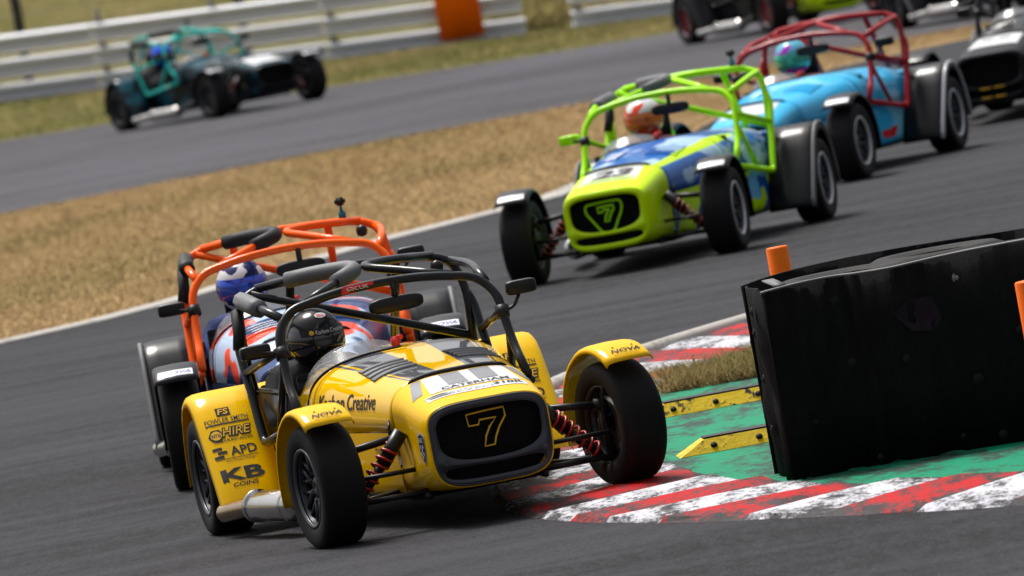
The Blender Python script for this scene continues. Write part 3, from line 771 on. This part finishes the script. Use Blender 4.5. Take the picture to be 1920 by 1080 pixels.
# ------------------------------------------------------------------ ground, tracks
def gz(x, y):
    s = min(1., max(0., (y-130)/20)); return s*s*(3-2*s)*(-.050*x-.19) + (max(0., y-154)*.055 if y > 154 else 0)
ys = list(np.linspace(-400, 20, 8))+list(np.linspace(25, 180, 63))+[200, 230, 280, 360, 600, 1200, 2500]
xs = [-2500, -900, -300, -100, -40]+list(np.linspace(-20, 20, 21))+[40, 100, 300, 900, 2500]
def gzz(x, y):
    return gz(max(-14, min(14, x)), min(y, 330))
V, F = grid([[(x, y, gzz(x, y)) for y in ys] for x in xs])
g = ob('ground', mesh_from('ground', V, [tuple(reversed(f)) for f in F]), M['grass']); tag(g, 'dry straw-coloured grass ground around the tracks', None, None, 'structure')
def sheet(name, pts, z, mat, label, kind='structure'):
    bm = bmesh.new(); vs = [bm.verts.new((x, y, z)) for x, y in pts]; f = bm.faces.new(vs)
    bmesh.ops.triangulate(bm, faces=[f]); bmesh.ops.recalc_face_normals(bm, faces=bm.faces[:])
    for f in bm.faces:
        if f.normal.z < 0: f.normal_flip()
    me = bpy.data.meshes.new(name); bm.to_mesh(me); bm.free()
    return tag(ob(name, me, mat), label, None, None, kind)
inner = [(-14, 66.5), (-6, 69.4), (-3.44, 71.0), (-2.74, 71.8), (-2.25, 72.8), (-.85, 76.8), (-.02, 78.3), (.47, 79.3), (1.2, 83.5), (1.9, 90), (3.31, 99.2), (4.45, 100.5), (9, 101.5), (16, 103)]
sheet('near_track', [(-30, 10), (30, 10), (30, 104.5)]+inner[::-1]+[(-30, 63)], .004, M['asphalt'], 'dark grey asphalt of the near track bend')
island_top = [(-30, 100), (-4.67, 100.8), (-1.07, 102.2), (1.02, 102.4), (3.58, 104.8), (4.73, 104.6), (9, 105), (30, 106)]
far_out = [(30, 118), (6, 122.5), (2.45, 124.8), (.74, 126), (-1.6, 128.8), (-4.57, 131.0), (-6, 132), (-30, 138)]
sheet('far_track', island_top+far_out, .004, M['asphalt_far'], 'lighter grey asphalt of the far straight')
# pale edge strip of the island
L = []
for i, (x, y) in enumerate(inner[:9]):
    a = Vector(inner[max(0, i-1)]); c = Vector(inner[min(8, i+1)]); t = (c-a).normalized(); n = Vector((-t.y, t.x)); L.append(((x, y), n))
rows = [[(x-n.x*.02, y-n.y*.02, .006), (x-n.x*.0, y-n.y*.0, .016), (x+n.x*.10, y+n.y*.10, .020), (x+n.x*.20, y+n.y*.20, .016), (x+n.x*.22, y+n.y*.22, .0)] for (x, y), n in L]
e = ob('track_edge_strip', mesh_from('track_edge_strip', *grid(rows)), M['edge']); tag(e, 'pale concrete strip edging the dry grass island', None, None, 'structure')

# kerb
def smooth_line(pts, n):
    P = [Vector((*p, 0)) for p in pts]; out = []
    for i in range(len(P)-1):
        p0, p1, p2, p3 = P[max(i-1, 0)], P[i], P[i+1], P[min(i+2, len(P)-1)]
        for k in range(n):
            t = k/n; out.append(.5*((2*p1)+(p2-p0)*t+(2*p0-5*p1+4*p2-p3)*t*t+(3*p1-p0-3*p2+p3)*t**3))
    out.append(P[-1]); return out
KO = smooth_line([(2.9, 59.0), (1.9, 57.4), (1.17, 56.0), (.59, 54.7), (.12, 53.0), (-.14, 50.5), (-.25, 47.4), (-.21, 44.8), (-.02, 43.5), (.33, 42.3), (.94, 40.95), (1.73, 39.5), (2.7, 38.0)], 16)
KI = smooth_line([(3.3, 57.0), (2.3, 55.2), (1.6, 54.0), (1.12, 53.0), (.72, 51.9), (.50, 49.8), (.44, 47.2), (.50, 45.5), (.78, 43.8), (1.10, 42.3), (1.50, 41.5), (2.3, 40.4), (3.3, 39.2)], 16)
kerb = bpy.data.objects.new('kerb', None); COL.objects.link(kerb); tag(kerb, 'worn red and white painted kerb round the inside of the bend', 'kerb')
nK = len(KO); acc = [0.]
for i in range(1, nK): acc.append(acc[-1]+((KO[i]-KO[i-1]).length+(KI[i]-KI[i-1]).length)/2)
def at(line, s):
    i = max(0, min(nK-2, int(np.searchsorted(acc, s))-1)); t = (s-acc[i])/(acc[i+1]-acc[i]); return line[i].lerp(line[i+1], t)
s = 0.; k = 0
while s < acc[-1]-.7:
    ln = .56+.06*random.random(); red = k % 2 == 0
    rows = []
    sh = .10*(random.random()-.5)
    for j, (fs, dz) in enumerate(((0., .0), (.03, .020), (.5, .014), (.95, .004), (1., .0))):
        a, b_ = at(KO, s+ln*fs), at(KI, s+ln*fs); r = []
        ext = -.03+sh*.8
        for m, t in enumerate((0, .04, .3, .6, .85, 1+ext, 1.02+ext)):
            p = a.lerp(b_, t)+Vector((random.uniform(-.012, .012), random.uniform(-.02, .02), 0)); hgt = (.001, .004, .009, .014, .016, .014, .0)[m]
            r.append((p.x, p.y, .004+(hgt+dz*(0 if m in (0, 6) else 1)) if j not in (0, 4) or m not in (0, 6) else .002))
        rows.append(r)
    V, F = grid(rows)
    me = mesh_from('kerb_block', V, F, False); wa = me.attributes.new('wear_shade', 'FLOAT', 'POINT')
    wa.data.foreach_set('value', [(.55, .45, .3, .2, .25, .6, .9)[q % 7]+(.35 if q//7 in (3, 4) else 0)+(.4*max(0, 1-abs(V[q][1]-46.2)/2.6)*max(0, min(1, (.32-V[q][0])*4)) if V[q][1] > 43.4 else 0) for q in range(len(V))])  # block wear, plus shade beneath the yellow car painted into the kerb
    ob('kerb_block', me, M['kerb_red'] if red else M['kerb_white'], kerb)
    s += ln; k += 1
rows = []
for i in range(nK):
    n = (KO[i]-KI[i]).normalized(); a = KO[i]
    rows.append([(a.x+n.x*.16, a.y+n.y*.16, .003), (a.x+n.x*.15, a.y+n.y*.15, .035), (a.x+n.x*.11, a.y+n.y*.11, .055), (a.x+n.x*.05, a.y+n.y*.05, .055), (a.x+n.x*.01, a.y+n.y*.01, .035), (a.x, a.y, .004)])
far_edge = rows[:72]
ob('kerb_edging', mesh_from('kerb_edging', *grid(far_edge)), M['edge'], kerb)
# painted run-off inside the kerb
sheet('painted_run_off', [(p.x+.0, p.y) for p in KI[52:]]+[(6, 38), (6, 50.6), (1.5, 51.0), (.9, 51.2)], .008, M['green_paint'], 'worn green painted concrete inside the kerb')
sheet('apex_soil', [(p.x, p.y) for p in KI[:56]]+[(.9, 51.3), (6, 50.6), (6, 58)], .006, M['grass'], 'patch of dry grass behind the kerb')

# ------------------------------------------------------------------ yellow humps
def hump(loc, yaw, ln, label, mat):
    h = bpy.data.objects.new('kerb_hump', None); COL.objects.link(h); h.location = loc; h.rotation_euler = (0, 0, yaw); tag(h, label, 'kerb hump', 'yellow humps bolted to the green run-off')
    V = [(0, -.125, 0), (0, .125, 0), (ln, .125, 0), (ln, -.125, 0), (.12, -.075, .062), (.12, .075, .062), (ln-.12, .075, .062), (ln-.12, -.075, .062)]
    F = [(0, 1, 2, 3), (4, 7, 6, 5), (0, 4, 5, 1), (1, 5, 6, 2), (2, 6, 7, 3), (3, 7, 4, 0)]
    ob('hump_body', mesh_from('hump_body', *bez(V, F, .003, 1), smooth=False), mat, h)
    ob('top_strip', mesh_from('top_strip', *box(ln/2, 0, .065, ln-.24, .145, .008, .002), smooth=False), M['pad_black'], h)
    for q in range(max(2, int(ln/.23))):
        ob('bolt', cached('hbolt', lambda: lathe_z([(.001, .006), (.012, .006), (.015, 0), (.015, -.01)], 12)), M['bolt_dark'], h, (.16+q*.20, -.101, .032), (R_(51), 0, 0))
hump((.575, 45.95, .008), .05, 1.1, 'yellow hump with chamfered end nearest the front wheel, below the other', M['hump_clean'])
hump((.47, 49.1, .008), .05, 1.1, 'yellow hump smeared with black tyre marks, farther behind the barrier', M['hump_yellow'])

# ------------------------------------------------------------------ tyre barrier wrapped in belt
tb = bpy.data.objects.new('tyre_barrier', None); COL.objects.link(tb); tb.location = (1.0, 43.1, .008)
tag(tb, 'black rubber-belted tyre barrier on the green run-off', 'tyre barrier')
def belt(path, h, th, zf=None):
    P = [Vector((*p, 0)) for p in path]; rows = []
    n = len(P); 
    for i in range(n):
        t = (P[min(i+1, n-1)]-P[max(i-1, 0)]).normalized(); nn = Vector((t.y, -t.x, 0)); z1 = h+(zf(i/(n-1)) if zf else 0); z0 = .014*math.sin(i*.5)-.004
        lean = .018*math.sin(i*.37)+.008*math.sin(i*1.3)
        rows.append([tuple(P[i]+Vector((0, 0, z0))), tuple(P[i]+nn*lean+Vector((0, 0, .3))), tuple(P[i]-nn*lean+Vector((0, 0, .55))), tuple(P[i]+Vector((0, 0, z1)))])
    return solid(*grid(rows), th)
fr = smooth_line([(-.01, -.03), (.06, -.02), (.15, .0), (.24, .03), (.32, .035), (.38, .005), (.45, -.01), (.54, -.04), (.62, -.055), (.75, -.07), (.95, -.13), (1.4, -.28), (2.2, -.5), (3.0, -.72)], 5)
bk = smooth_line([(-.07, .62), (.12, .90), (.45, 1.22), (.80, 1.5), (1.2, 1.45), (1.8, 1.2), (3.0, .9)], 7)
lf = smooth_line([(.03, -.03), (-.035, .10), (-.02, .25), (-.055, .45), (-.05, .66)], 5)
ob('belt_front', mesh_from('belt_front', *belt([(p.x, p.y) for p in fr], .775, .012, lambda t: .007*math.sin(t*9)+.03*t)), M['rubber_belt'], tb)
ob('belt_back', mesh_from('belt_back', *belt([(p.x, p.y) for p in bk], .79, .012, lambda t: .014*math.sin(t*7))), M['rubber_belt'], tb)
ob('belt_end', mesh_from('belt_end', *belt([(p.x, p.y) for p in lf], .785, .012)), M['rubber_belt'], tb)
ob('belt_lip', mesh_from('belt_lip', *tube([(p.x, p.y, .776+.007*math.sin(i/(len(fr)-1)*9)+.03*i/(len(fr)-1)) for i, p in enumerate(fr)], .0075, 6)), M['belt_edge'], tb)
ob('belt_flap', mesh_from('belt_flap', *box(.06, .35, .792, .05, .62, .008, .002, Matrix.Rotation(.05, 3, 'Z'))), M['belt_edge'], tb)
def bigtyre():
    h = [(.17, .085), (.20, .098), (.25, .10), (.285, .085), (.30, .05), (.30, 0)]
    V, F = lathe_z(h+[(r, -y) for r, y in h[-2::-1]]+[h[0]], 40); return V, F
for (tx, ty) in ((.36, .42), (1.0, .25), (1.65, .1), (.75, .85), (1.4, .75), (2.3, -.05)):
    for q in range(4): ob('tyre', cached('bigtyre', bigtyre), M['tyre'], tb, (tx+random.uniform(-.01, .01), ty+random.uniform(-.01, .01), .10+q*.195))
def dome(): return lathe_z([(.001, .016), (.014, .013), (.022, .004), (.034, .003), (.036, -.004)], 16)
def frontpt(x):
    for i in range(len(fr)-1):
        if fr[i].x <= x <= fr[i+1].x:
            t = (x-fr[i].x)/(fr[i+1].x-fr[i].x+1e-9); return fr[i].lerp(fr[i+1], t).y
    return fr[0].y
for i, (bx, bz, big) in enumerate(((.285, .69, 1), (.50, .66, .7), (.79, .70, 1.2), (.31, .43, 1), (.53, .41, .9), (.80, .28, 1.1), (.555, .16, .9), (.36, .03, .9), (.86, -.02+.06, 1), (.12, .22, .6), (.14, .58, .6), (.70, .06, .6), (1.0, .45, .9))):
    o = ob('bolt', cached('dome', dome), M['bolt'] if i in (2,) else M['bolt_dark'], tb, (bx, frontpt(bx)-.014, bz), (R_(90), 0, 0)); o.scale = (big*.58, big*.58, .4)
for (by, bz) in ((.1, .70), (.12, .42), (.3, .2), (.35, .6)):
    ob('bolt', cached('dome', dome), M['bolt_dark'], tb, (-.055, by, bz), (0, R_(-90), 0)).scale = (.6,)*3
fb = [o for o in tb.children if o.name.startswith('belt_front')][0]
decal('scuff_mark', poly2d([(-.11, .02), (-.03, .075), (.06, .07), (.085, -.02), (.05, -.07), (-.04, -.06)], 4), fb, (.62, -.03, .575), (1, -.2, 0), (0, 0, 1), M['belt_scuff'], fb, .002)

def marker(loc, h, r, label):
    p = bpy.data.objects.new('marker_post', None); COL.objects.link(p); p.location = loc; tag(p, label, 'marker post', 'orange marker posts')
    ob('post_tube', mesh_from('post_tube', *lathe_z([(.001, h), (r*.9, h), (r, h-.006), (r, .03), (r*1.02, 0)], 28)), M['orange_post'], p)
    ob('post_base', mesh_from('post_base', *lathe_z([(r*1.02, .03), (r*1.9, .02), (r*2.1, 0)], 28)), M['pad_black'], p)
marker((1.205, 47.7, .008), .745, .050, 'orange marker post standing behind the black barrier')
marker((1.99, 41.45, .008), .72, .052, 'orange marker post in front of the black barrier, cut by the picture edge')

# ------------------------------------------------------------------ guardrails, board, fence
def wprof():
    return [(d*1.6, z*.90) for d, z in ((0, 0.), (.02, .018), (.075, .045), (.075, .085), (.012, .125), (0, .155), (.012, .185), (.075, .225), (.075, .265), (.02, .292), (0, .31))]
def rail(ln):
    rows = [[(x, -d, z) for d, z in wprof()] for x in np.linspace(0, ln, 3)]; return solid(*grid(rows), .006)
def guardrail(x0, x1, n_rails, label, ybase=150.):
    t = bpy.data.objects.new('guardrail', None); COL.objects.link(t); t.location = (x0, ybase, gz(x0, ybase)); tag(t, label, 'guardrail', 'white steel guardrails beside the far straight')
    sl_ = (gz(x1, ybase)-gz(x0, ybase))/(x1-x0); ln = 3.24; x = 0
    while x < x1-x0-.01:
        q = min(ln, x1-x0-x)
        for r in range(n_rails):
            o = ob('rail', cached('rail%.2f' % q, lambda q=q: rail(q-.012), False), M['armco'], t, (x, random.uniform(-.01, .01), -.03+r*.352+x*sl_+random.uniform(-.008, .008)), (random.uniform(-.02, .02), -math.atan(sl_), 0))
        x += q
    x = .12
    while x < x1-x0:
        ob('post', cached('apost%d' % n_rails, lambda: join(box(0, .06, n_rails*.18, .07, .10, n_rails*.37+.1, .005), *[box(0, .005, .225+r*.352, .11, .03, .10, .004) for r in range(n_rails)])), M['armco_post'], t, (x, 0, x*sl_)); x += 1.62
    return t
guardrail(-8.45, .86, 3, 'long white three-rail steel guardrail behind the teal-caged car')
guardrail(1.5, 5.2, 3, 'short white steel guardrail beyond the gap, right of the orange board')
bd = ob('marker_board', mesh_from('marker_board', *box(0, 0, .72, .63, .07, 1.30, .015)), M['board'], None, (-.10+.05, 149.78, gz(0, 150)+.0), (R_(0), 0, 0))
tag(bd, 'tall orange board standing against the white guardrail', 'board')
fp = bpy.data.objects.new('wire_fence', None); COL.objects.link(fp); fp.location = (-6.5, 156, gz(-6.5, 156)); tag(fp, 'wire fence with dark post on the grass behind the long guardrail', 'fence')
for q in (-3.2, 0.06, 3.3):
    if q == .06 or True: ob('fence_post', cached('fpost', lambda: tube([(0, 0, -.1), (0, 0, 2.6)], .075, 10)), M['dark_post'], fp, (q, 0, 0 if q < 1 else -.1))
for q in range(9): ob('wire', cached('fwire', lambda: tube([(-3.2, -.08, 0), (3.3, -.08, -.12)], .006, 5)), M['wire'], fp, (0, 0, .3+q*.26))

# ------------------------------------------------------------------ grass blades
def blades(name, n, region, hgt, cols, label, wid=.006, seed=1, dens=None):
    r = np.random.default_rng(seed); pts = region(r, n); n = len(pts)
    a = r.uniform(0, 2*np.pi, n); h = hgt*r.uniform(.45, 1.3, n); w_ = wid*r.uniform(.7, 1.5, n); ln = h*r.uniform(.4, 2.2, n); la = r.uniform(0, 2*np.pi, n)
    base = pts; dx = np.stack([np.cos(a)*w_, np.sin(a)*w_, np.zeros(n)], 1); tip = base+np.stack([np.cos(la)*ln, np.sin(la)*ln, h], 1)
    V = np.empty((n*3, 3)); V[0::3] = base-dx; V[1::3] = base+dx; V[2::3] = tip
    me = bpy.data.meshes.new(name); me.vertices.add(n*3); me.vertices.foreach_set('co', V.ravel()); me.loops.add(n*3); me.loops.foreach_set('vertex_index', np.arange(n*3))
    me.polygons.add(n); me.polygons.foreach_set('loop_start', np.arange(n)*3); me.update()
    ca = me.color_attributes.new('tint', 'FLOAT_COLOR', 'POINT'); c0 = np.array(cols); t = r.uniform(0, 1, n)
    pat = np.zeros(n)
    for q_ in range(9):
        kx, ky = r.uniform(.25, 2.0)*r.choice([-1, 1]), r.uniform(.08, .8); pat += np.sin(pts[:, 0]*kx+pts[:, 1]*ky+r.uniform(0, 6.3))
    pat = np.clip(.5+pat/6.5, 0, 1)
    i0 = np.clip((t*.35+pat*.75)*(len(cols)-1), 0, len(cols)-1.001); ii = i0.astype(int); fr_ = (i0-ii)[:, None]
    col = c0[ii]*(1-fr_)+c0[ii+1]*fr_; col = col*.98*r.uniform(.88, 1.12, n)[:, None]
    C4 = np.ones((n*3, 4)); C4[:, :3] = np.repeat(col, 3, 0); ca.data.foreach_set('color', C4.ravel())
    o = ob(name, me, M['blade']); tag(o, label, 'grass', None, 'stuff'); return o
ix = np.array([p[0] for p in inner]); iy = np.array([p[1] for p in inner]); tx = np.array([p[0] for p in island_top]); ty = np.array([p[1] for p in island_top])
def island(r, n):
    x = r.uniform(-6.5, 6.5, n); y = 66+(r.uniform(0, 1, n)**1.0)*40
    k = (y > np.interp(x, ix, iy)+.25) & (y < np.interp(x, tx, ty)-.05); return np.stack([x, y, np.zeros(n)], 1)[k]
DRY = [(.43, .30, .155), (.40, .27, .13), (.345, .225, .10), (.28, .19, .08), (.20, .16, .06)]
OLV = [(.31, .235, .11), (.25, .195, .08), (.19, .165, .058), (.145, .14, .042), (.115, .12, .034)]
blades('island_grass', 420000, island, .034, DRY, 'dry straw grass covering the island between the tracks', .0032, 3)
fx = np.array([p[0] for p in far_out[::-1]]); fy = np.array([p[1] for p in far_out[::-1]])
def verge(r, n):
    x = r.uniform(-10, 7, n); y = r.uniform(119, 175, n); k = (y > np.interp(x, fx, fy)+.2); x, y = x[k], y[k]
    return np.stack([x, y, np.array([gz(a, b) for a, b in zip(x, y)])], 1)
blades('verge_grass', 160000, verge, .05, OLV, 'olive and straw grass verge along the far guardrails', .006, 4)
def gap(r, n):
    x = r.normal(1.2, .6, n); y = r.uniform(150.8, 172, n); return np.stack([x, y, np.array([gz(a, b) for a, b in zip(x, y)])], 1)
blades('rough_grass', 6000, gap, .28, OLV[:4], 'tall rough grass in the gap between the guardrails', .03, 5)
kix = np.array([p.x for p in KI[:56]]); 
def apex(r, n):
    x = r.uniform(.62, 1.9, n); y = 50.9+r.uniform(0, 1, n)**1.3*2.6; k = y < np.interp(x, kix[::-1], np.array([p.y for p in KI[:56]])[::-1])-.12; return np.stack([x, y, np.full(n, .005)], 1)[k]
blades('apex_grass', 14000, apex, .085, DRY[1:]+[(.13, .14, .04)], 'tuft of long dry grass behind the far kerb', .0028, 6)

# ------------------------------------------------------------------ the cars
CFG = {}
def base(**k):
    d = dict(rim=M['rim_dark'], lip=M['rim_lip'], spring=M['red_spring'], exhaust=M['steel'], surround=M['surround'], fwing=M['carbon'], rwing=M['carbon'], trim=None, pads=True); d.update(k); return d
CFG['yellow'] = base(pose=(-.721, 46.584, -1.371), steer=(.114, .228), lift={'FL': .028, 'RL': .010}, nose=M['yellow'], bonnet=M['yellow_bonnet'], side=M['yellow'], cage=M['cage_black'], fwing=M['yellow'], rwing=M['yellow'], fwtext=(M['ink'], None), pipe=M['steel_hot'],
    label='yellow racing car with black roll cage, nearest the camera, front wheel over the kerb')
CFG['orange'] = base(pose=(-1.085, 52.58, -1.535), nose=M['body_mix'], bonnet=M['body_mix'], side=M['navy'], cage=M['cage_orange'], padmat=M['pad_black'], lip=M['rim_silver'], trim=M['pad'], topcam=True, fwtext=(M['blue_vinyl'], M['white_vinyl']),
    label='racing car with bright orange roll cage right behind the yellow car')
CFG['green'] = base(pose=(1.323, 67.205, -1.832), steer=(.018, .018), nose=M['lime'], surround=M['lime'], bonnet=M['body_blue_lime'], side=M['body_blue'], cage=M['cage_lime'], lip=M['rim_silver'], trim=M['pad'], spring=M['red_spring_dark'], mirror=M['cage_lime'], mirrors=(-1,), topcam=True, fwtext=(M['ink_grey'], M['pale_vinyl']),
    label='blue racing car with lime nose and lime roll cage, number 23')
CFG['blue'] = base(pose=(2.551, 74.613, -1.893), steer=(-.027, -.027), nose=M['sky_blue'], surround=M['sky_blue'], bonnet=M['sky_blue'], side=M['sky_blue'], cage=M['cage_red'], lip=M['rim_silver'], trim=M['pale_vinyl'], pads=False, fwtext=(M['blue_vinyl'], M['pale_vinyl']),
    label='light blue racing car with dark red roll cage')
CFG['black'] = base(pose=(4.57, 80.57, R_(-108)), nose=M['black_paint'], surround=M['carbon'], bonnet=M['black_white'], side=M['black_paint'], cage=M['cage_black'], trim=M['pad'],
    label='black racing car with white number panel at the right edge, following the light blue car')
CFG['turq'] = base(pose=(-3.521, 125.576, -1.068), steer=(.01, .01), nose=M['teal_navy'], surround=M['carbon'], bonnet=M['teal_navy'], side=M['teal_navy'], cage=M['cage_teal'], lip=M['rim_dark'], rwing=M['teal_navy'], fwing=M['teal_navy'], spring=M['red_spring_dark'], padmat=M['pad_black'], topcam=True, fwtext=(M['ink_grey'], M['white_vinyl']),
    label='dark teal racing car with turquoise roll cage, alone on the far straight')
CFG['far2'] = base(pose=(3.135, 117.92, R_(-69)), nose=M['lime_red'], surround=M['lime'], bonnet=M['black_paint'], side=M['black_paint'], cage=M['cage_black'], spring=M['red_spring'], rim=M['red_spring_dark'],
    label='black racing car with lime nose on the far straight, cut off at the top edge')
CFG['far3'] = base(pose=(5.075, 108.38, R_(-69)), nose=M['black_paint'], bonnet=M['black_paint'], side=M['black_paint'], cage=M['cage_black'], trim=M['pad'],
    label='dark racing car on the far straight behind the red roll cage, mostly out of frame')
for k_, c_ in CFG.items(): make_car(k_, c_)

# drivers
for k_, (sx, hm, vz_, hd, lab, sp) in {
    'yellow': (M['suit'], M['helmet_black'], M['visor'], 0, 'driver in black helmet and dark visor inside the yellow car', True),
    'orange': (M['suit_blue'], M['helmet_navy'], M['visor_blue'], .05, 'driver in navy and white helmet with blue mirrored visor inside the orange-caged car', False),
    'green': (M['suit_red'], M['helmet_red'], M['visor_red'], .055, 'driver in red and white helmet with fiery visor inside the lime-caged car', False),
    'blue': (M['suit_red'], M['helmet_cyan'], M['visor_teal'], .055, 'driver in cyan and purple helmet with green visor inside the light blue car', False),
    'turq': (M['suit'], M['helmet_blue'], M['visor'], .02, 'driver in bright blue helmet inside the turquoise-caged car', False)}.items():
    px, py, pyaw = CFG[k_]['pose']; make_driver(dict(suit=sx, helmet=hm, visor=vz_, head=hd, sponsor_helmet=sp), (px, py, 0), pyaw, lab)

# ------------------------------------------------------------------ lettering and marks on the cars
def side_text(cfg, s, x0, z, wd, ht, mat, name='bonnet_lettering', key='bonnet', bold=.01, sg=-1, shear=0):
    t = cfg['parts'][key] if key != 'side' else cfg['parts']['side'][sg]
    hw0, hw1 = st(x0)[0], st(x0+.4)[0]; d = Vector((.4, sg*(hw1-hw0), 0)).normalized(); u = d if sg < 0 else -d
    decal(name, text2d(s, wd, ht, bold, shear), t, (x0, sg*st(x0)[0], z), u, (0, 0, 1), mat, t, .0025)
def nose_top(cfg, shape, x, y, mat, off=.002, name='nose_sticker'):
    n = cfg['parts']['nose']; h = float(np.interp(x, [2.15, 2.36, 2.5, 2.6], [.632, .593, .562, .535])); return decal(name, shape, n, (x, y, h), (0, 1, 0), (-1, 0, .24), mat, n, off)
c = CFG['yellow']
side_text(c, 'Karbon Creative', 1.55, .548, .74, .068, M['ink'], bold=.012)
side_text(c, 'Productive', 1.93, .345, .17, .030, M['ink'], 'side_lettering', 'side', .005)
side_text(c, 'Partners', 1.92, .305, .14, .026, M['ink'], 'side_lettering', 'side', .005)
side_text(c, 'LCE Towing', 1.93, .245, .15, .024, M['ink'], 'side_lettering', 'side', .005)
nose_top(c, rect2d(.37, .27, 14, 10, 0, -.10), 2.325, .012, M['white_vinyl'])
for q in (-.045, .085): nose_top(c, text2d('1', .085, .20, .0), 2.295, q, M['ink_grey'], .0035, 'race_number')
nose_top(c, text2d('CATERHAM', .29, .038, .018), 2.43, .016, M['pad_black'], .004, 'nose_lettering')
nose_top(c, rect2d(.43, .062, 16, 3), 2.51, 0., M['white_vinyl'], .002); nose_top(c, text2d('310R', .125, .034, .025), 2.50, .142, M['pad_black'], .004, 'nose_lettering')
nose_top(c, text2d('SEVEN', .19, .028, .0), 2.51, -.02, M['pale_vinyl'], .004, 'nose_lettering')
for q in range(2): nose_top(c, rect2d(.085, .010, 6, 1, -.03), 2.498+.022*q, -.165+.01*q, M['ink'], .004, 'nose_emblem')
for sg in (-1, 1): nose_top(c, rect2d(.045, .22, 4, 8, sg*-.04), 2.30, .012+sg*.222, M['ink_grey'], .002)
ob('grille_emblem', mesh_from('grille_emblem', *emblem7()), M['yellow_line'], c['parts']['nose'])
sh = [(-.045, .055), (0, .068), (.045, .055), (.045, -.005), (.028, -.048), (0, -.072), (-.028, -.048), (-.045, -.005)]
for sg in (-1, 1):
    T = c['parts']['nose']; u = (.85, sg*-.35*1, 0) if sg < 0 else (-.85, sg*.35, 0); u = Vector((.97, .10, 0)) if sg < 0 else Vector((-.97, .10, 0)); o = (2.545, sg*.27, .355)
    decal('badge', poly2d(sh, 3), T, o, u, (0, 0, 1), M['white_vinyl'], T, .002); decal('badge', poly2d([(a*.86, b_*.88) for a, b_ in sh], 3), T, o, u, (0, 0, 1), M['navy_vinyl'], T, .0032)
    decal('badge_lettering', text2d('BARC', .062, .022, .01), T, (o[0], o[1], o[2]+.034), u, (0, 0, 1), M['white_vinyl'], T, .0045)
    for i in range(3):
        for j in range(4):
            if (i+j) % 2 == 0: decal('badge_check', rect2d(.014, .014, 1, 1), T, Vector(o)+Vector(u).normalized()*(i-1)*.015+Vector((0, 0, .006-j*.015)), u, (0, 0, 1), M['white_vinyl'], T, .0045)
cg = c['parts']['cage']
fh = [o for o in cg.children if o.name.startswith('front_hoop')][0]
decal('tube_sticker', rect2d(.14, .03, 10, 2, .015), fh, (.815, -.10, .99), (0, 1, .02), (-.25, 0, 1), M['red_vinyl'], cg, .0025, .06)
decal('tube_lettering', text2d('CSCUK', .10, .014, .01), fh, (.815, -.10, .991), (0, 1, .02), (-.25, 0, 1), M['white_vinyl'], cg, .004, .06)
c = CFG['green']
nose_top(c, rect2d(.37, .30, 14, 10, 0, -.06), 2.335, .0, M['white_vinyl']); nose_top(c, text2d('23', .25, .185, .045, .08), 2.325, .01, M['pad_black'], .004, 'race_number')
nose_top(c, rect2d(.36, .022, 14, 2), 2.445, .0, M['lime'], .004); nose_top(c, text2d('CATERHAM', .27, .022), 2.475, 0, M['ink_grey'], .004, 'nose_lettering')
ob('grille_emblem', mesh_from('grille_emblem', *emblem7(.62, .0, -.015, .007)), M['cage_lime'], c['parts']['nose'])
ob('grille_emblem', mesh_from('grille_emblem', *tube(fillet([(2.612, 0., .452), (2.612, -.125, .445), (2.612, -.13, .40), (2.612, -.04, .262), (2.612, .03, .262), (2.612, .105, .40), (2.612, .10, .452), (2.612, 0., .4525)], .03), .007, 6)), M['cage_lime'], c['parts']['nose'])
for k_ in ('orange', 'blue', 'turq', 'black'):
    c = CFG[k_]; nose_top(c, rect2d(.40 if k_ == 'turq' else .37, .36 if k_ == 'turq' else .29, 14, 10, 0, -.06), 2.36 if k_ == 'turq' else 2.34, 0, M['white_vinyl'])
c = CFG['black']; T = c['parts']['nose']
for q in (-.07, .06): nose_top(c, rect2d(.085, .05, 3, 2), 2.30, q, M['ink_grey'], .004, 'race_number')
for z in (.265, .195):
    for q in (-.055, .05): ob('grille_tape', mesh_from('grille_tape', *box(2.66, q, z, .004, .085, .013, .002)), M['yellow_line'], T)
c = CFG['blue']; T = c['parts']['side'][1]
for q, (a, b_, wd, sk_) in enumerate(((.78, .235, .17, .03), (.60, .245, .15, .03), (.70, .215, .26, .02))): decal('side_graphic', rect2d(wd, .035, 6, 2, sk_), T, (a, .48, b_), (-1, 0, 0), (0, 0, 1), M['red_vinyl'], T, .002+q*.0008)
